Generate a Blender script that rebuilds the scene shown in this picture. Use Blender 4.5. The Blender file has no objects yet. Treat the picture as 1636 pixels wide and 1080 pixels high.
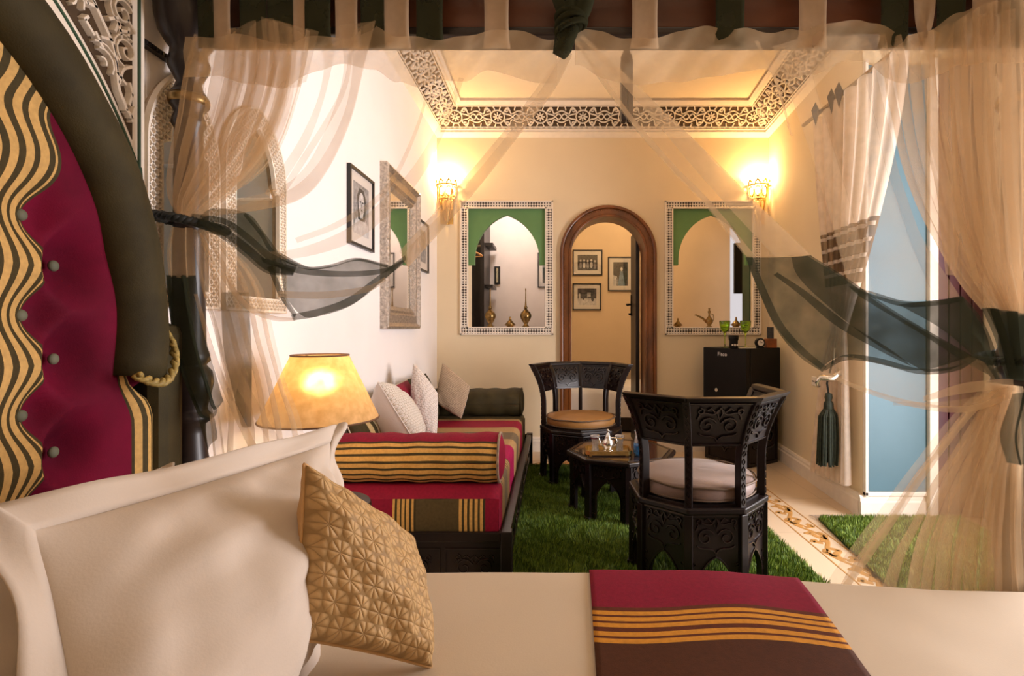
import bpy, bmesh, math, random
import numpy as np
from mathutils import Vector, Matrix, noise

random.seed(7)
scene = bpy.context.scene
col = scene.collection
PI = math.pi

# ------------------------------------------------------------------ camera, world, daylight, exposure
# metres: X right, Y away from the camera, Z up. Eye at 1.15 m over the middle of the bed.
F, VX, VY, EYE = 850.0, 885.0, 525.0, 1.15
cam_d = bpy.data.cameras.new('camera')
cam = bpy.data.objects.new('camera', cam_d)
col.objects.link(cam)
cam.location = (0, 0, EYE)
cam.rotation_euler = (PI/2, 0, 0)
cam_d.sensor_fit = 'HORIZONTAL'
cam_d.sensor_width = 36.0
cam_d.lens = F/1636*36
cam_d.shift_x = -(VX-818)/1636
cam_d.shift_y = (VY-540)/1636
cam_d.clip_start = 0.02
scene.camera = cam

w = bpy.data.worlds.new('sky')
scene.world = w
w.use_nodes = True
bg = w.node_tree.nodes['Background']
bg.inputs[0].default_value = (0.80, 0.88, 1.0, 1)
bg.inputs[1].default_value = 1.0

def lamp(name, kind, loc, power, color, size=0.1, rot=(0, 0, 0), size_y=None):
    d = bpy.data.lights.new(name, kind)
    d.energy = power
    d.color = color
    if kind == 'AREA':
        d.shape = 'RECTANGLE'
        d.size = size
        d.size_y = size_y or size
    else:
        d.shadow_soft_size = size
    o = bpy.data.objects.new(name, d)
    o.location = loc
    o.rotation_euler = rot
    col.objects.link(o)
    return o

# daylight entering by the terrace door in the right-hand wall
lamp('daylight', 'AREA', (2.82, 1.95, 1.25), 225, (1.0, 0.925, 0.93), 2.1, (0, PI/2, 0), 1.5)
# unseen warm fill light added above the bed, behind the camera
lamp('bed_fill_light', 'POINT', (0.55, -0.75, 2.45), 5.5, (1.0, 0.68, 0.42), 0.22)
# ceiling lamps of the two rooms beyond the back wall
lamp('dressing_light', 'POINT', (-0.55, 5.85, 2.6), 36, (1.0, 0.88, 0.82), 0.12)
lamp('second_room_light', 'POINT', (0.95, 5.75, 2.75), 36, (1.0, 0.76, 0.47), 0.15)

scene.view_settings.view_transform = 'Standard'
scene.view_settings.look = 'None'
scene.view_settings.gamma = 1.0
scene.view_settings.use_curve_mapping = False
scene.view_settings.exposure = -0.45
scene.cycles.transparent_max_bounces = 40
scene.cycles.max_bounces = 10

# ------------------------------------------------------------------ helpers
def at(px, py, Y):
    """a point of the place, from the direction it is seen in and its distance"""
    return Vector(((px-VX)/F*Y, Y, EYE-(py-VY)/F*Y))

def ident(u, v, n):
    return (u, v, n)

class MB:
    def __init__(s):
        s.v, s.f, s.uv = [], [], {}
    def add(s, vs, fs):
        b = len(s.v)
        s.v += [tuple(p) for p in vs]
        s.f += [tuple(i+b for i in f) for f in fs]
        return b
    def box(s, x0, x1, y0, y1, z0, z1):
        return s.add([(x0,y0,z0),(x1,y0,z0),(x1,y1,z0),(x0,y1,z0),(x0,y0,z1),(x1,y0,z1),(x1,y1,z1),(x0,y1,z1)],
              [(0,3,2,1),(4,5,6,7),(0,1,5,4),(1,2,6,5),(2,3,7,6),(3,0,4,7)])
    def obox(s, c, ax, ay, az):
        c, ax, ay, az = Vector(c), Vector(ax), Vector(ay), Vector(az)
        vs = [c+ax*i+ay*j+az*k for k in (-1,1) for j in (-1,1) for i in (-1,1)]
        s.add(vs, [(0,2,3,1),(4,5,7,6),(0,1,5,4),(1,3,7,5),(3,2,6,7),(2,0,4,6)])
    def prism(s, poly, fr, n0, n1):
        k = len(poly)
        vs = [fr(u, v, n0) for u, v in poly]+[fr(u, v, n1) for u, v in poly]
        s.add(vs, [tuple(range(k))[::-1], tuple(range(k, 2*k))]+[(i, (i+1)%k, k+(i+1)%k, k+i) for i in range(k)])
    def ring_prism(s, outer, inner, fr, n0, n1):
        """two outlines with as many points each; open strip between them, with depth"""
        k = len(outer)
        vs = [fr(*p, n0) for p in outer]+[fr(*p, n0) for p in inner]+[fr(*p, n1) for p in outer]+[fr(*p, n1) for p in inner]
        fs = []
        for i in range(k-1):
            j = i+1
            fs += [(i, k+i, k+j, j), (2*k+i, 2*k+j, 3*k+j, 3*k+i), (i, j, 2*k+j, 2*k+i), (k+i, 3*k+i, 3*k+j, k+j)]
        fs += [(0, 2*k, 3*k, k), (k-1, 2*k-1, 4*k-1, 3*k-1)]
        s.add(vs, fs)
    def tube(s, pts, r, n=8, cap=True, flat=None):
        pts = [Vector(p) for p in pts]
        m = len(pts)
        rs = r if isinstance(r, (list, tuple)) else [r]*m
        b = len(s.v)
        up = None
        for i, p in enumerate(pts):
            t = (pts[min(i+1, m-1)]-pts[max(i-1, 0)])
            t = t.normalized() if t.length > 1e-9 else Vector((0,0,1))
            if up is None:
                up = Vector((0,0,1)) if abs(t.z) < .9 else Vector((1,0,0))
            a = t.cross(up)
            a = a.normalized() if a.length > 1e-6 else t.orthogonal().normalized()
            c = a.cross(t).normalized()
            up = c
            for k in range(n):
                q = 2*PI*k/n
                s.v.append(tuple(p+(a*math.cos(q)+c*math.sin(q))*rs[i]))
        for i in range(m-1):
            for k in range(n):
                s.f.append((b+i*n+k, b+i*n+(k+1)%n, b+(i+1)*n+(k+1)%n, b+(i+1)*n+k))
        if cap:
            s.f.append(tuple(b+k for k in range(n))[::-1])
            s.f.append(tuple(b+(m-1)*n+k for k in range(n)))
    def lathe(s, prof, c=(0,0,0), n=24, a0=0, a1=2*PI):
        full = abs(a1-a0-2*PI) < 1e-6
        b = len(s.v)
        m = n if full else n+1
        for r, z in prof:
            for k in range(m):
                q = a0+(a1-a0)*k/n
                s.v.append((c[0]+r*math.cos(q), c[1]+r*math.sin(q), c[2]+z))
        for i in range(len(prof)-1):
            for k in range(n):
                k2 = (k+1) % m
                s.f.append((b+i*m+k, b+i*m+k2, b+(i+1)*m+k2, b+(i+1)*m+k))
        if full:
            if prof[0][0] > 1e-5: s.f.append(tuple(b+k for k in range(m))[::-1])
            if prof[-1][0] > 1e-5: s.f.append(tuple(b+(len(prof)-1)*m+k for k in range(m)))
    def ribbon(s, pts, w, h, fr=ident, n0=0.0, closed=False):
        m = len(pts)
        if m < 2: return
        b = len(s.v)
        for i, (x, y) in enumerate(pts):
            if closed: p, q = pts[i-1], pts[(i+1) % m]
            else: p, q = pts[max(i-1, 0)], pts[min(i+1, m-1)]
            dx, dy = q[0]-p[0], q[1]-p[1]
            l = math.hypot(dx, dy) or 1
            nx, ny = -dy/l, dx/l
            for o, z in ((-.5, 0), (-.28, h), (.28, h), (.5, 0)):
                s.v.append(tuple(fr(x+nx*o*w, y+ny*o*w, n0+z)))
        for i in range(m if closed else m-1):
            j = (i+1) % m
            for k in range(3):
                s.f.append((b+i*4+k, b+i*4+k+1, b+j*4+k+1, b+j*4+k))
        if not closed:
            s.f.append((b, b+1, b+2, b+3)[::-1])
            e = b+(m-1)*4
            s.f.append((e, e+1, e+2, e+3))
    def grid(s, P, uv=None, close=False):
        nu, nv = len(P), len(P[0])
        b = len(s.v)
        for i in range(nu):
            for j in range(nv):
                if uv: s.uv[len(s.v)] = uv[i][j]
                s.v.append(tuple(P[i][j]))
        for i in range(nu if close else nu-1):
            i2 = (i+1) % nu
            for j in range(nv-1):
                s.f.append((b+i*nv+j, b+i2*nv+j, b+i2*nv+j+1, b+i*nv+j+1))
        return b
    def ball(s, c, r, sc=(1,1,1), nu=14, nv=9):
        prof = [(r*math.sin(PI*j/(nv-1)), -r*math.cos(PI*j/(nv-1))) for j in range(nv)]
        b = len(s.v)
        for rr, z in prof:
            for k in range(nu):
                q = 2*PI*k/nu
                s.v.append((c[0]+rr*math.cos(q)*sc[0], c[1]+rr*math.sin(q)*sc[1], c[2]+z*sc[2]))
        for i in range(nv-1):
            for k in range(nu):
                s.f.append((b+i*nu+k, b+i*nu+(k+1)%nu, b+(i+1)*nu+(k+1)%nu, b+(i+1)*nu+k))
    def build(s, name, mat, parent=None, smooth=False, bevel=0, sub=0, solid=0, recalc=True, weld=False, local=False):
        me = bpy.data.meshes.new(name)
        off = Vector((0,0,0))
        p = parent
        while p is not None and not local:
            off += p.location
            p = p.parent
        own = None
        V = [Vector(q)-off for q in s.v]
        me.from_pydata([tuple(q) for q in V], [], s.f)
        if s.uv:
            lay = me.uv_layers.new(name='UVMap')
            vi = np.empty(len(me.loops), dtype=np.int32)
            me.loops.foreach_get('vertex_index', vi)
            tab = np.zeros((len(s.v), 2), dtype=np.float32)
            for k, q in s.uv.items(): tab[k] = q
            lay.data.foreach_set('uv', tab[vi].ravel())
        if recalc or weld:
            bm = bmesh.new(); bm.from_mesh(me)
            if weld: bmesh.ops.remove_doubles(bm, verts=bm.verts, dist=1e-5)
            if recalc: bmesh.ops.recalc_face_normals(bm, faces=bm.faces)
            bm.to_mesh(me); bm.free()
        if smooth:
            me.polygons.foreach_set('use_smooth', [True]*len(me.polygons))
        me.materials.append(mat)
        o = bpy.data.objects.new(name, me)
        col.objects.link(o)
        if parent is not None: o.parent = parent
        if bevel:
            m = o.modifiers.new('bevel', 'BEVEL'); m.width = bevel; m.segments = 2; m.limit_method = 'ANGLE'; m.angle_limit = .6
        if solid:
            m = o.modifiers.new('thick', 'SOLIDIFY'); m.thickness = solid; m.offset = 0
        if sub:
            m = o.modifiers.new('sub', 'SUBSURF'); m.levels = sub; m.render_levels = sub
        return o

def tag(o, label, cat, group=None, kind=None):
    o['label'] = label; o['category'] = cat
    if group: o['group'] = group
    if kind: o['kind'] = kind
    return o
def rebase(o):
    """move a single-mesh thing's origin to the middle of its base"""
    co = [v.co for v in o.data.vertices]
    c = Vector(((min(q.x for q in co)+max(q.x for q in co))/2, (min(q.y for q in co)+max(q.y for q in co))/2, min(q.z for q in co)))
    o.data.transform(Matrix.Translation(-c)); o.location = c
    return o
def thing(name, label, cat, loc=(0,0,0), group=None, kind=None):
    o = bpy.data.objects.new(name, None)
    o.empty_display_size = .05
    col.objects.link(o); o.location = loc
    return tag(o, label, cat, group, kind)
def one(mb, name, mat, label, cat, group=None, **kw):
    return tag(rebase(mb.build(name, mat, **kw)), label, cat, group)
def struct(o, label, cat):
    return tag(o, label, cat, kind='structure')
def copy_tree(o, parent=None):
    c = o.copy(); col.objects.link(c)
    if parent is not None: c.parent = parent
    for ch in [q for q in o.children]:
        copy_tree(ch, c)
    return c
def sm(a, b, x):
    t = min(1, max(0, (x-a)/(b-a))); return t*t*(3-2*t)
def lerp(a, b, t):
    return a+(b-a)*t
def spiral(cx, cy, r0, r1, a0, turns, n=22):
    return [(cx+lerp(r0, r1, i/n)*math.cos(a0+2*PI*turns*i/n), cy+lerp(r0, r1, i/n)*math.sin(a0+2*PI*turns*i/n)) for i in range(n+1)]
def arc(cx, cy, r, a0, a1, n=16):
    return [(cx+r*math.cos(lerp(a0, a1, i/n)), cy+r*math.sin(lerp(a0, a1, i/n))) for i in range(n+1)]
def bez(p0, p1, p2, p3, n=12):
    out = []
    for i in range(n+1):
        t = i/n; k = 1-t
        out.append(tuple(k**3*a+3*k*k*t*b+3*k*t*t*c+t**3*d for a, b, c, d in zip(p0, p1, p2, p3)))
    return out
def crom(pts, n=8):
    """smooth curve through points of any dimension"""
    P = [Vector(p) for p in pts]
    P = [P[0]*2-P[1]]+P+[P[-1]*2-P[-2]]
    out = []
    for i in range(1, len(P)-2):
        for k in range(n):
            t = k/n
            out.append(0.5*((2*P[i])+(P[i+1]-P[i-1])*t+(2*P[i-1]-5*P[i]+4*P[i+1]-P[i+2])*t*t+(3*P[i]-P[i-1]-3*P[i+1]+P[i+2])*t**3))
    out.append(P[-2])
    return out

# ------------------------------------------------------------------ materials
class NT:
    def __init__(s, name):
        s.m = bpy.data.materials.new(name); s.m.use_nodes = True
        s.t = s.m.node_tree
        s.b = s.t.nodes['Principled BSDF']; s.out = s.t.nodes['Material Output']
    def n(s, typ, **kw):
        o = s.t.nodes.new(typ)
        for k, v in kw.items(): setattr(o, k, v)
        return o
    def l(s, a, b): s.t.links.new(a, b)
    def math(s, op, a, b=None):
        o = s.n('ShaderNodeMath', operation=op)
        for i, q in enumerate((a, b)):
            if q is None: continue
            if isinstance(q, (int, float)): o.inputs[i].default_value = q
            else: s.l(q, o.inputs[i])
        return o.outputs[0]
    def bump(s, h, strength, dist=.01):
        o = s.n('ShaderNodeBump'); o.inputs['Strength'].default_value = strength; o.inputs['Distance'].default_value = dist
        s.l(h, o.inputs['Height']); s.l(o.outputs[0], s.b.inputs['Normal'])
    def noise(s, scale, detail=4, vec=None):
        o = s.n('ShaderNodeTexNoise'); o.inputs['Scale'].default_value = scale; o.inputs['Detail'].default_value = detail
        if vec is not None: s.l(vec, o.inputs['Vector'])
        return o.outputs[0]
    def ramp(s, fac, stops, const=False):
        o = s.n('ShaderNodeValToRGB'); r = o.color_ramp
        if const: r.interpolation = 'CONSTANT'
        while len(r.elements) < len(stops): r.elements.new(.5)
        for e, (p, c) in zip(r.elements, stops):
            e.position = p; e.color = (*c[:3], 1)
        s.l(fac, o.inputs[0])
        return o.outputs[0]

def rgb(h):
    h = h.lstrip('#')
    f = lambda c: c/12.92 if c <= .04045 else ((c+.055)/1.055)**2.4
    return tuple(f(int(h[i:i+2], 16)/255) for i in (0, 2, 4))

def mat(name, c, rough=.6, metal=0, var=.12, vs=6, bump=0, bs=60, coat=0, sheen=0, spec=.5, trans=0, emit=None, es=0, stretch=None):
    t = NT(name)
    c = rgb(c) if isinstance(c, str) else c
    b = t.b
    b.inputs['Roughness'].default_value = rough; b.inputs['Metallic'].default_value = metal
    b.inputs['Coat Weight'].default_value = coat; b.inputs['Coat Roughness'].default_value = .12
    b.inputs['Sheen Weight'].default_value = sheen
    b.inputs['Specular IOR Level'].default_value = spec
    b.inputs['Transmission Weight'].default_value = trans
    if emit:
        b.inputs['Emission Color'].default_value = (*emit, 1); b.inputs['Emission Strength'].default_value = es
    tc = t.n('ShaderNodeTexCoord').outputs['Object']
    if stretch:
        mp = t.n('ShaderNodeMapping'); mp.inputs['Scale'].default_value = stretch; t.l(tc, mp.inputs['Vector']); tc = mp.outputs[0]
    if var:
        lo = tuple(x*(1-var) for x in c); hi = tuple(min(1, x*(1+var)) for x in c)
        t.l(t.ramp(t.noise(vs, 5, tc), [(.3, lo), (.7, hi)]), b.inputs['Base Color'])
    else:
        b.inputs['Base Color'].default_value = (*c, 1)
    if bump:
        t.bump(t.noise(bs, 3, tc), bump)
    return t.m

def stripes(name, stops, axis=0, rough=.75, weave=500, sheen=0):
    t = NT(name)
    uv = t.n('ShaderNodeUVMap').outputs[0]
    sp = t.n('ShaderNodeSeparateXYZ'); t.l(uv, sp.inputs[0])
    c = t.ramp(sp.outputs[axis], stops, True)
    mix = t.n('ShaderNodeMix', data_type='RGBA', blend_type='MULTIPLY'); mix.inputs[0].default_value = .6
    t.l(c, mix.inputs[6])
    nz = t.noise(90, 6, t.n('ShaderNodeTexCoord').outputs['Object'])
    t.l(t.ramp(nz, [(.25, (.55,.55,.55)), (.75, (1,1,1))]), mix.inputs[7])
    t.l(mix.outputs[2], t.b.inputs['Base Color'])
    t.b.inputs['Roughness'].default_value = rough; t.b.inputs['Sheen Weight'].default_value = sheen; t.b.inputs['Specular IOR Level'].default_value = .2
    t.bump(t.noise(weave, 2, t.n('ShaderNodeTexCoord').outputs['Object']), .25, .003)
    return t.m

def sheer(name, c, dens, c2=None):
    """see-through woven voile: part of the light passes between the threads, the rest is scattered by them"""
    t = NT(name)
    c = rgb(c) if isinstance(c, str) else c
    tr = t.n('ShaderNodeBsdfTransparent'); df = t.n('ShaderNodeBsdfDiffuse'); tl = t.n('ShaderNodeBsdfTranslucent')
    df.inputs[0].default_value = (*c, 1); tl.inputs[0].default_value = (*c, 1)
    a = t.n('ShaderNodeMixShader'); a.inputs[0].default_value = .45
    t.l(df.outputs[0], a.inputs[1]); t.l(tl.outputs[0], a.inputs[2])
    m = t.n('ShaderNodeMixShader')
    nz = t.noise(14, 4, t.n('ShaderNodeTexCoord').outputs['Object'])
    k = t.n('ShaderNodeMapRange'); k.inputs[1].default_value = .3; k.inputs[2].default_value = .7
    k.inputs[3].default_value = dens*.86; k.inputs[4].default_value = min(1, dens*1.14)
    t.l(nz, k.inputs[0]); t.l(k.outputs[0], m.inputs[0])
    t.l(tr.outputs[0], m.inputs[1]); t.l(a.outputs[0], m.inputs[2])
    t.l(m.outputs[0], t.out.inputs[0])
    return t.m

def glass(name, c, rough=.02, ior=1.45):
    t = NT(name)
    b = t.b
    b.inputs['Base Color'].default_value = (*c, 1); b.inputs['Roughness'].default_value = rough
    b.inputs['Transmission Weight'].default_value = 1.0; b.inputs['IOR'].default_value = ior
    return t.m

def glow(name, c, s):
    t = NT(name)
    e = t.n('ShaderNodeEmission'); e.inputs[0].default_value = (*c, 1); e.inputs[1].default_value = s
    t.l(e.outputs[0], t.out.inputs[0])
    return t.m

GOLD, OLIVE, BURG = rgb('#d9a85c'), rgb('#453a20'), rgb('#84102f')
M = {}
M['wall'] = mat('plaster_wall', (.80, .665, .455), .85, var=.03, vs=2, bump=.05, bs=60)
M['wall_daylit'] = mat('daylit_plaster_wall', (.90, .85, .82), .85, var=.03, vs=2, bump=.05, bs=60)  # same plaster as the other walls, daylight put in as a whiter colour
M['wall_ochre'] = mat('ochre_wall', (.74, .56, .36), .85, var=.05, vs=2)
M['wall_rose'] = mat('rose_wall', (.80, .71, .66), .85, var=.03)
M['white'] = mat('white_plaster', (.86, .77, .66), .7, var=.04, vs=20, bump=.05)
M['relief'] = mat('carved_plaster', (.84, .76, .66), .75, var=.08, vs=40, bump=.15, bs=150)
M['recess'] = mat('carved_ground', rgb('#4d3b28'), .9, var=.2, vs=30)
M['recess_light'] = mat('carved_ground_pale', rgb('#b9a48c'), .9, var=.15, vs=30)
M['ceiling'] = mat('ceiling_paint', (.84, .71, .525), .9, var=.02)
M['green_paint'] = mat('green_paint', rgb('#5f8a54'), .6, var=.1, vs=5)
M['green_line'] = mat('green_line', rgb('#2f4a34'), .6, var=.15)
M['teal'] = mat('teal_paint', rgb('#5b8a8c'), .5, var=.1)
M['teal_dark'] = mat('teal_glass', rgb('#2e5750'), .2, var=.2, vs=3)
M['blue'] = mat('blue_paint', rgb('#4c6d7a'), .55, var=.08, vs=3)
M['wood'] = mat('dark_carved_wood', (.0065, .0022, .0018), .36, var=.5, vs=9, coat=.08, spec=.35, stretch=(1, 1, .25), bump=.05, bs=40)
M['wood_hi'] = mat('dark_wood_carving', (.010, .004, .0035), .27, var=.3, vs=20, coat=.15, spec=.4)
M['wood_red'] = mat('red_brown_wood', (.17, .055, .012), .30, var=.65, vs=7, coat=.1, stretch=(1, 1, .3), bump=.08, bs=30)
M['wood_beam'] = mat('beam_wood', (.085, .024, .007), .4, var=.6, vs=6, coat=.05, stretch=(.3, 1, 1), bump=.1, bs=30)
M['wood_black'] = mat('black_wood', (.012, .008, .008), .4, var=.3)
M['post'] = mat('turned_post_wood', (.014, .0075, .0065), .4, var=.3, coat=.1)
M['maroon_door'] = mat('maroon_door', (.07, .015, .022), .35, var=.3)
M['brass'] = mat('brass', (.55, .36, .12), .32, 1, var=.25, vs=30)
M['old_brass'] = mat('aged_brass', (.26, .17, .065), .3, 1, var=.35, vs=40)
M['silver'] = mat('silver', (.8, .78, .74), .18, 1, var=.1, vs=20, bump=.15, bs=120)
M['silver_frame'] = mat('embossed_silver', (.52, .46, .40), .30, 1, var=.35, vs=60, bump=.9, bs=130)
M['steel'] = mat('steel_rod', (.35, .30, .25), .4, 1, var=.1)
M['linen'] = mat('white_linen', (.57, .485, .405), .85, var=.03, vs=3, bump=.05, bs=300)
M['linen_far'] = mat('crisp_white_sheet', (.92, .90, .90), .85, var=.03, vs=3)
M['linen_bed'] = mat('bed_linen', (.51, .42, .31), .85, var=.03, vs=3, bump=.05, bs=300)
M['velvet'] = mat('burgundy_velvet', (.12, .0015, .018), .8, var=.3, vs=8, spec=.15, bump=.1, bs=350)
M['olive'] = mat('olive_velvet', (.040, .030, .010), .75, var=.3, vs=10, spec=.25, bump=.1, bs=300)
M['button'] = mat('olive_button', (.12, .12, .075), .7, var=.2)
M['rope'] = mat('gold_rope', rgb('#9a8346'), .6, var=.4, vs=160)
M['rope_dark'] = mat('dark_cord', (.012, .015, .014), .6, var=.4, vs=120)
M['burg'] = mat('burgundy_cotton', BURG, .8, var=.12, vs=20, bump=.15, bs=400, spec=.2)
M['tassel'] = mat('dark_green_thread', (.022, .03, .018), .7, var=.4, vs=60)
M['black'] = mat('black_plastic', (.005, .005, .0055), .5, var=.2, spec=.25)
M['black_frame'] = mat('black_picture_frame', (.012, .01, .01), .4, var=.1)
M['mount'] = mat('picture_mount', (.72, .66, .60), .8, var=.02)
M['paper_grey'] = mat('print_grey', (.28, .27, .27), .7, var=.5, vs=30)
M['paper_dark'] = mat('print_dark', (.05, .048, .05), .7, var=.6, vs=40)
M['paper_light'] = mat('print_light', (.55, .53, .52), .7, var=.3, vs=30)
M['seat_tan'] = mat('tan_seat_leather', rgb('#8f6430'), .6, var=.12, vs=9, bump=.1, bs=200)
M['seat_grey'] = mat('taupe_seat_cover', rgb('#735d54'), .5, var=.12, vs=9, bump=.1, bs=200, sheen=.3)
M['seat_side'] = mat('brown_seat_side', rgb('#5e4a38'), .6, var=.15)
M['glass'] = glass('clear_glass', (1, 1, 1))
M['tea_glass'] = mat('pressed_tea_glass', (.86, .80, .80), .08, var=.25, vs=90, trans=.65, coat=.6)
M['glass_green'] = glass('green_glass', (.62, .86, .18))
M['glass_blue'] = glass('blue_glass', (.25, .62, .95))
M['glass_pane'] = glass('window_glass', (.9, .97, 1.0), .0, 1.1)
M['mirror'] = mat('mirror_glass', (.85, .85, .84), .03, 1, var=0)
M['bulb'] = glow('lamp_glow', (1.0, .72, .34), 26)
M['sheer'] = sheer('cream_voile', (.78, .59, .37), .28)
M['sheer_hem'] = sheer('cream_voile_doubled', (.80, .62, .40), .42)
M['sheer_green'] = sheer('green_voile', (.060, .070, .046), .70)
M['tab_cream'] = sheer('cream_tab', (.60, .46, .32), .8)
M['tab_green'] = sheer('green_tab', (.06, .062, .035), .9)
M['sheer_white'] = sheer('white_voile', (.90, .78, .66), .80)
M['sheer_stripe'] = sheer('brown_striped_voile', (.20, .13, .08), .78)

def floor_mat():
    t = NT('cream_floor')
    tc = t.n('ShaderNodeTexCoord').outputs['Object']
    br = t.n('ShaderNodeTexBrick'); br.offset = .0; br.inputs['Scale'].default_value = 1
    br.inputs['Mortar Size'].default_value = .0022; br.inputs['Brick Width'].default_value = .6; br.inputs['Row Height'].default_value = .6
    br.inputs['Color1'].default_value = (.66, .52, .36, 1); br.inputs['Color2'].default_value = (.70, .55, .39, 1)
    br.inputs['Mortar'].default_value = (.50, .38, .25, 1)
    t.l(tc, br.inputs['Vector'])
    t.l(br.outputs[0], t.b.inputs['Base Color']); t.b.inputs['Roughness'].default_value = .28
    t.bump(t.noise(5, 3, tc), .02)
    return t.m
M['floor'] = floor_mat()
M['inlay'] = mat('tan_floor_inlay', rgb('#b98a4e'), .4, var=.1)

def pattern_frame_mat():
    """white carved lattice with small dark piercings, far too fine to pick apart"""
    t = NT('pierced_lattice')
    uv = t.n('ShaderNodeUVMap').outputs[0]
    sp = t.n('ShaderNodeSeparateXYZ'); t.l(uv, sp.inputs[0])
    a = t.math('ADD', sp.outputs[0], sp.outputs[1]); b = t.math('SUBTRACT', sp.outputs[0], sp.outputs[1])
    k = 2*PI/.050
    s1 = t.math('SINE', t.math('MULTIPLY', a, k)); s2 = t.math('SINE', t.math('MULTIPLY', b, k))
    h = t.math('MULTIPLY', s1, s2)
    s3 = t.math('SINE', t.math('MULTIPLY', sp.outputs[0], 2*PI/.24))
    h = t.math('ADD', h, t.math('MULTIPLY', s3, .22))
    t.l(t.ramp(h, [(.08, (.84, .76, .66)), (.24, (.06, .04, .028))]), t.b.inputs['Base Color'])
    t.b.inputs['Roughness'].default_value = .8
    t.bump(t.math('MULTIPLY', h, -1), .5, .01)
    return t.m
M['lattice'] = pattern_frame_mat()

def flower_mat(name, c1, c2, cell, strength, rough, metal=0, dist=.006):
    """quilted eight-petal flowers in relief on cloth"""
    t = NT(name)
    uv = t.n('ShaderNodeUVMap').outputs[0]
    sp = t.n('ShaderNodeSeparateXYZ'); t.l(uv, sp.inputs[0])
    row = t.math('FLOOR', t.math('DIVIDE', sp.outputs[1], cell*.87))
    xo = t.math('ADD', sp.outputs[0], t.math('MULTIPLY', t.math('MODULO', row, 2), cell*.5))
    fx = t.math('SUBTRACT', t.math('FRACT', t.math('DIVIDE', xo, cell)), .5)
    fy = t.math('MULTIPLY', t.math('SUBTRACT', t.math('FRACT', t.math('DIVIDE', sp.outputs[1], cell*.87)), .5), .87)
    r = t.math('SQRT', t.math('ADD', t.math('MULTIPLY', fx, fx), t.math('MULTIPLY', fy, fy)))
    th = t.math('ARCTAN2', fy, fx)
    pet = t.math('ABSOLUTE', t.math('SINE', t.math('MULTIPLY', th, 4)))
    bell = t.math('SINE', t.math('MULTIPLY', t.math('MINIMUM', t.math('DIVIDE', r, .52), 1.0), PI))
    h = t.math('MULTIPLY', t.math('POWER', pet, .6), bell)
    t.l(t.ramp(h, [(0, c1), (.55, c2)]), t.b.inputs['Base Color'])
    t.b.inputs['Roughness'].default_value = rough; t.b.inputs['Metallic'].default_value = metal; t.b.inputs['Specular IOR Level'].default_value = .3
    hn = t.math('ADD', h, t.math('MULTIPLY', t.noise(60, 3, t.n('ShaderNodeTexCoord').outputs['Object']), .25))
    t.bump(hn, strength, dist)
    return t.m
M['gold_cushion'] = flower_mat('gold_quilted_velvet', rgb('#98794d'), rgb('#bd9a69'), .041, .5, .6)
M['white_cushion'] = flower_mat('white_embroidered', rgb('#b9a79b'), rgb('#ece3dc'), .022, .7, .7, dist=.003)
M['white_cushion2'] = flower_mat('white_sequinned', rgb('#b3a58f'), rgb('#f0e8e0'), .014, .7, .6, dist=.003)
M['beige_cushion'] = flower_mat('beige_embroidered', rgb('#8a735c'), rgb('#c9b195'), .016, .8, .7, dist=.003)
M['cushion_back'] = mat('cushion_plain_cotton', (.70, .62, .57), .8, var=.04, bump=.1, bs=200)
M['gold_back'] = mat('gold_cushion_back', rgb('#c39a68'), .7, var=.06, bump=.1, bs=200)

# ================================================================== THE ROOM
H = 3.20          # ceiling
XL, YB = -1.10, 5.0
def rwall(Y):     # the right-hand wall is not quite square to the back wall
    return lerp(1.886, 2.018, (Y-3.25)/(5.0-3.25))

mb = MB(); mb.box(-2.1, 3.3, -1.9, 7.2, -.1, 0)
floor = struct(mb.build('floor', M['floor']), 'cream polished floor with a tan vine border', 'floor')
mb = MB(); mb.box(-2.1, 3.3, -1.9, 7.2, H, H+.1)
struct(mb.build('ceiling', M['ceiling']), 'plain cream ceiling', 'ceiling')

# painted vine border in the floor
def vine(mb, fr, L, wd):
    for o in (0.008, wd-.008):
        mb.ribbon([(q*L/40, o) for q in range(41)], .011, .0016, fr)
    per = .22
    n = int(L/per)
    per = L/n
    for k in range(n):
        c = (k+.5)*per
        sgn = 1 if k % 2 else -1
        pts = [(c+(t-.5)*per, wd/2+sgn*(wd*.24)*math.sin(PI*t)) for t in [i/10 for i in range(11)]]
        mb.ribbon(pts, .026, .0016, fr)
        for (du, dv, ang, ln) in ((-.02, .0, .5, .075), (.035, -.018, -.6, .07), (.0, -.04, 2.6, .065), (-.06, .015, 2.2, .055), (.07, .03, 1.2, .05), (-.045, -.045, .4, .05), (.05, .045, -.4, .05)):
            u0, v0 = c+du, wd/2-sgn*dv
            dx, dy = math.cos(ang)*ln/2, sgn*math.sin(ang)*ln/2
            p = [(u0-dx, v0-dy), (u0-dx*.4-dy*.25, v0-dy*.4+dx*.25), (u0, v0), (u0+dx, v0+dy)]
            mb.ribbon(p, .036, .0016, fr)
mb = MB()
vine(mb, lambda u, v, n: (1.365+v, 4.62-u, n), 3.6, .17)
vine(mb, lambda u, v, n: (-.2+u, 4.45+v, n), 1.70, .17)
mb.build('floor_border', M['inlay'], floor, recalc=False)

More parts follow.
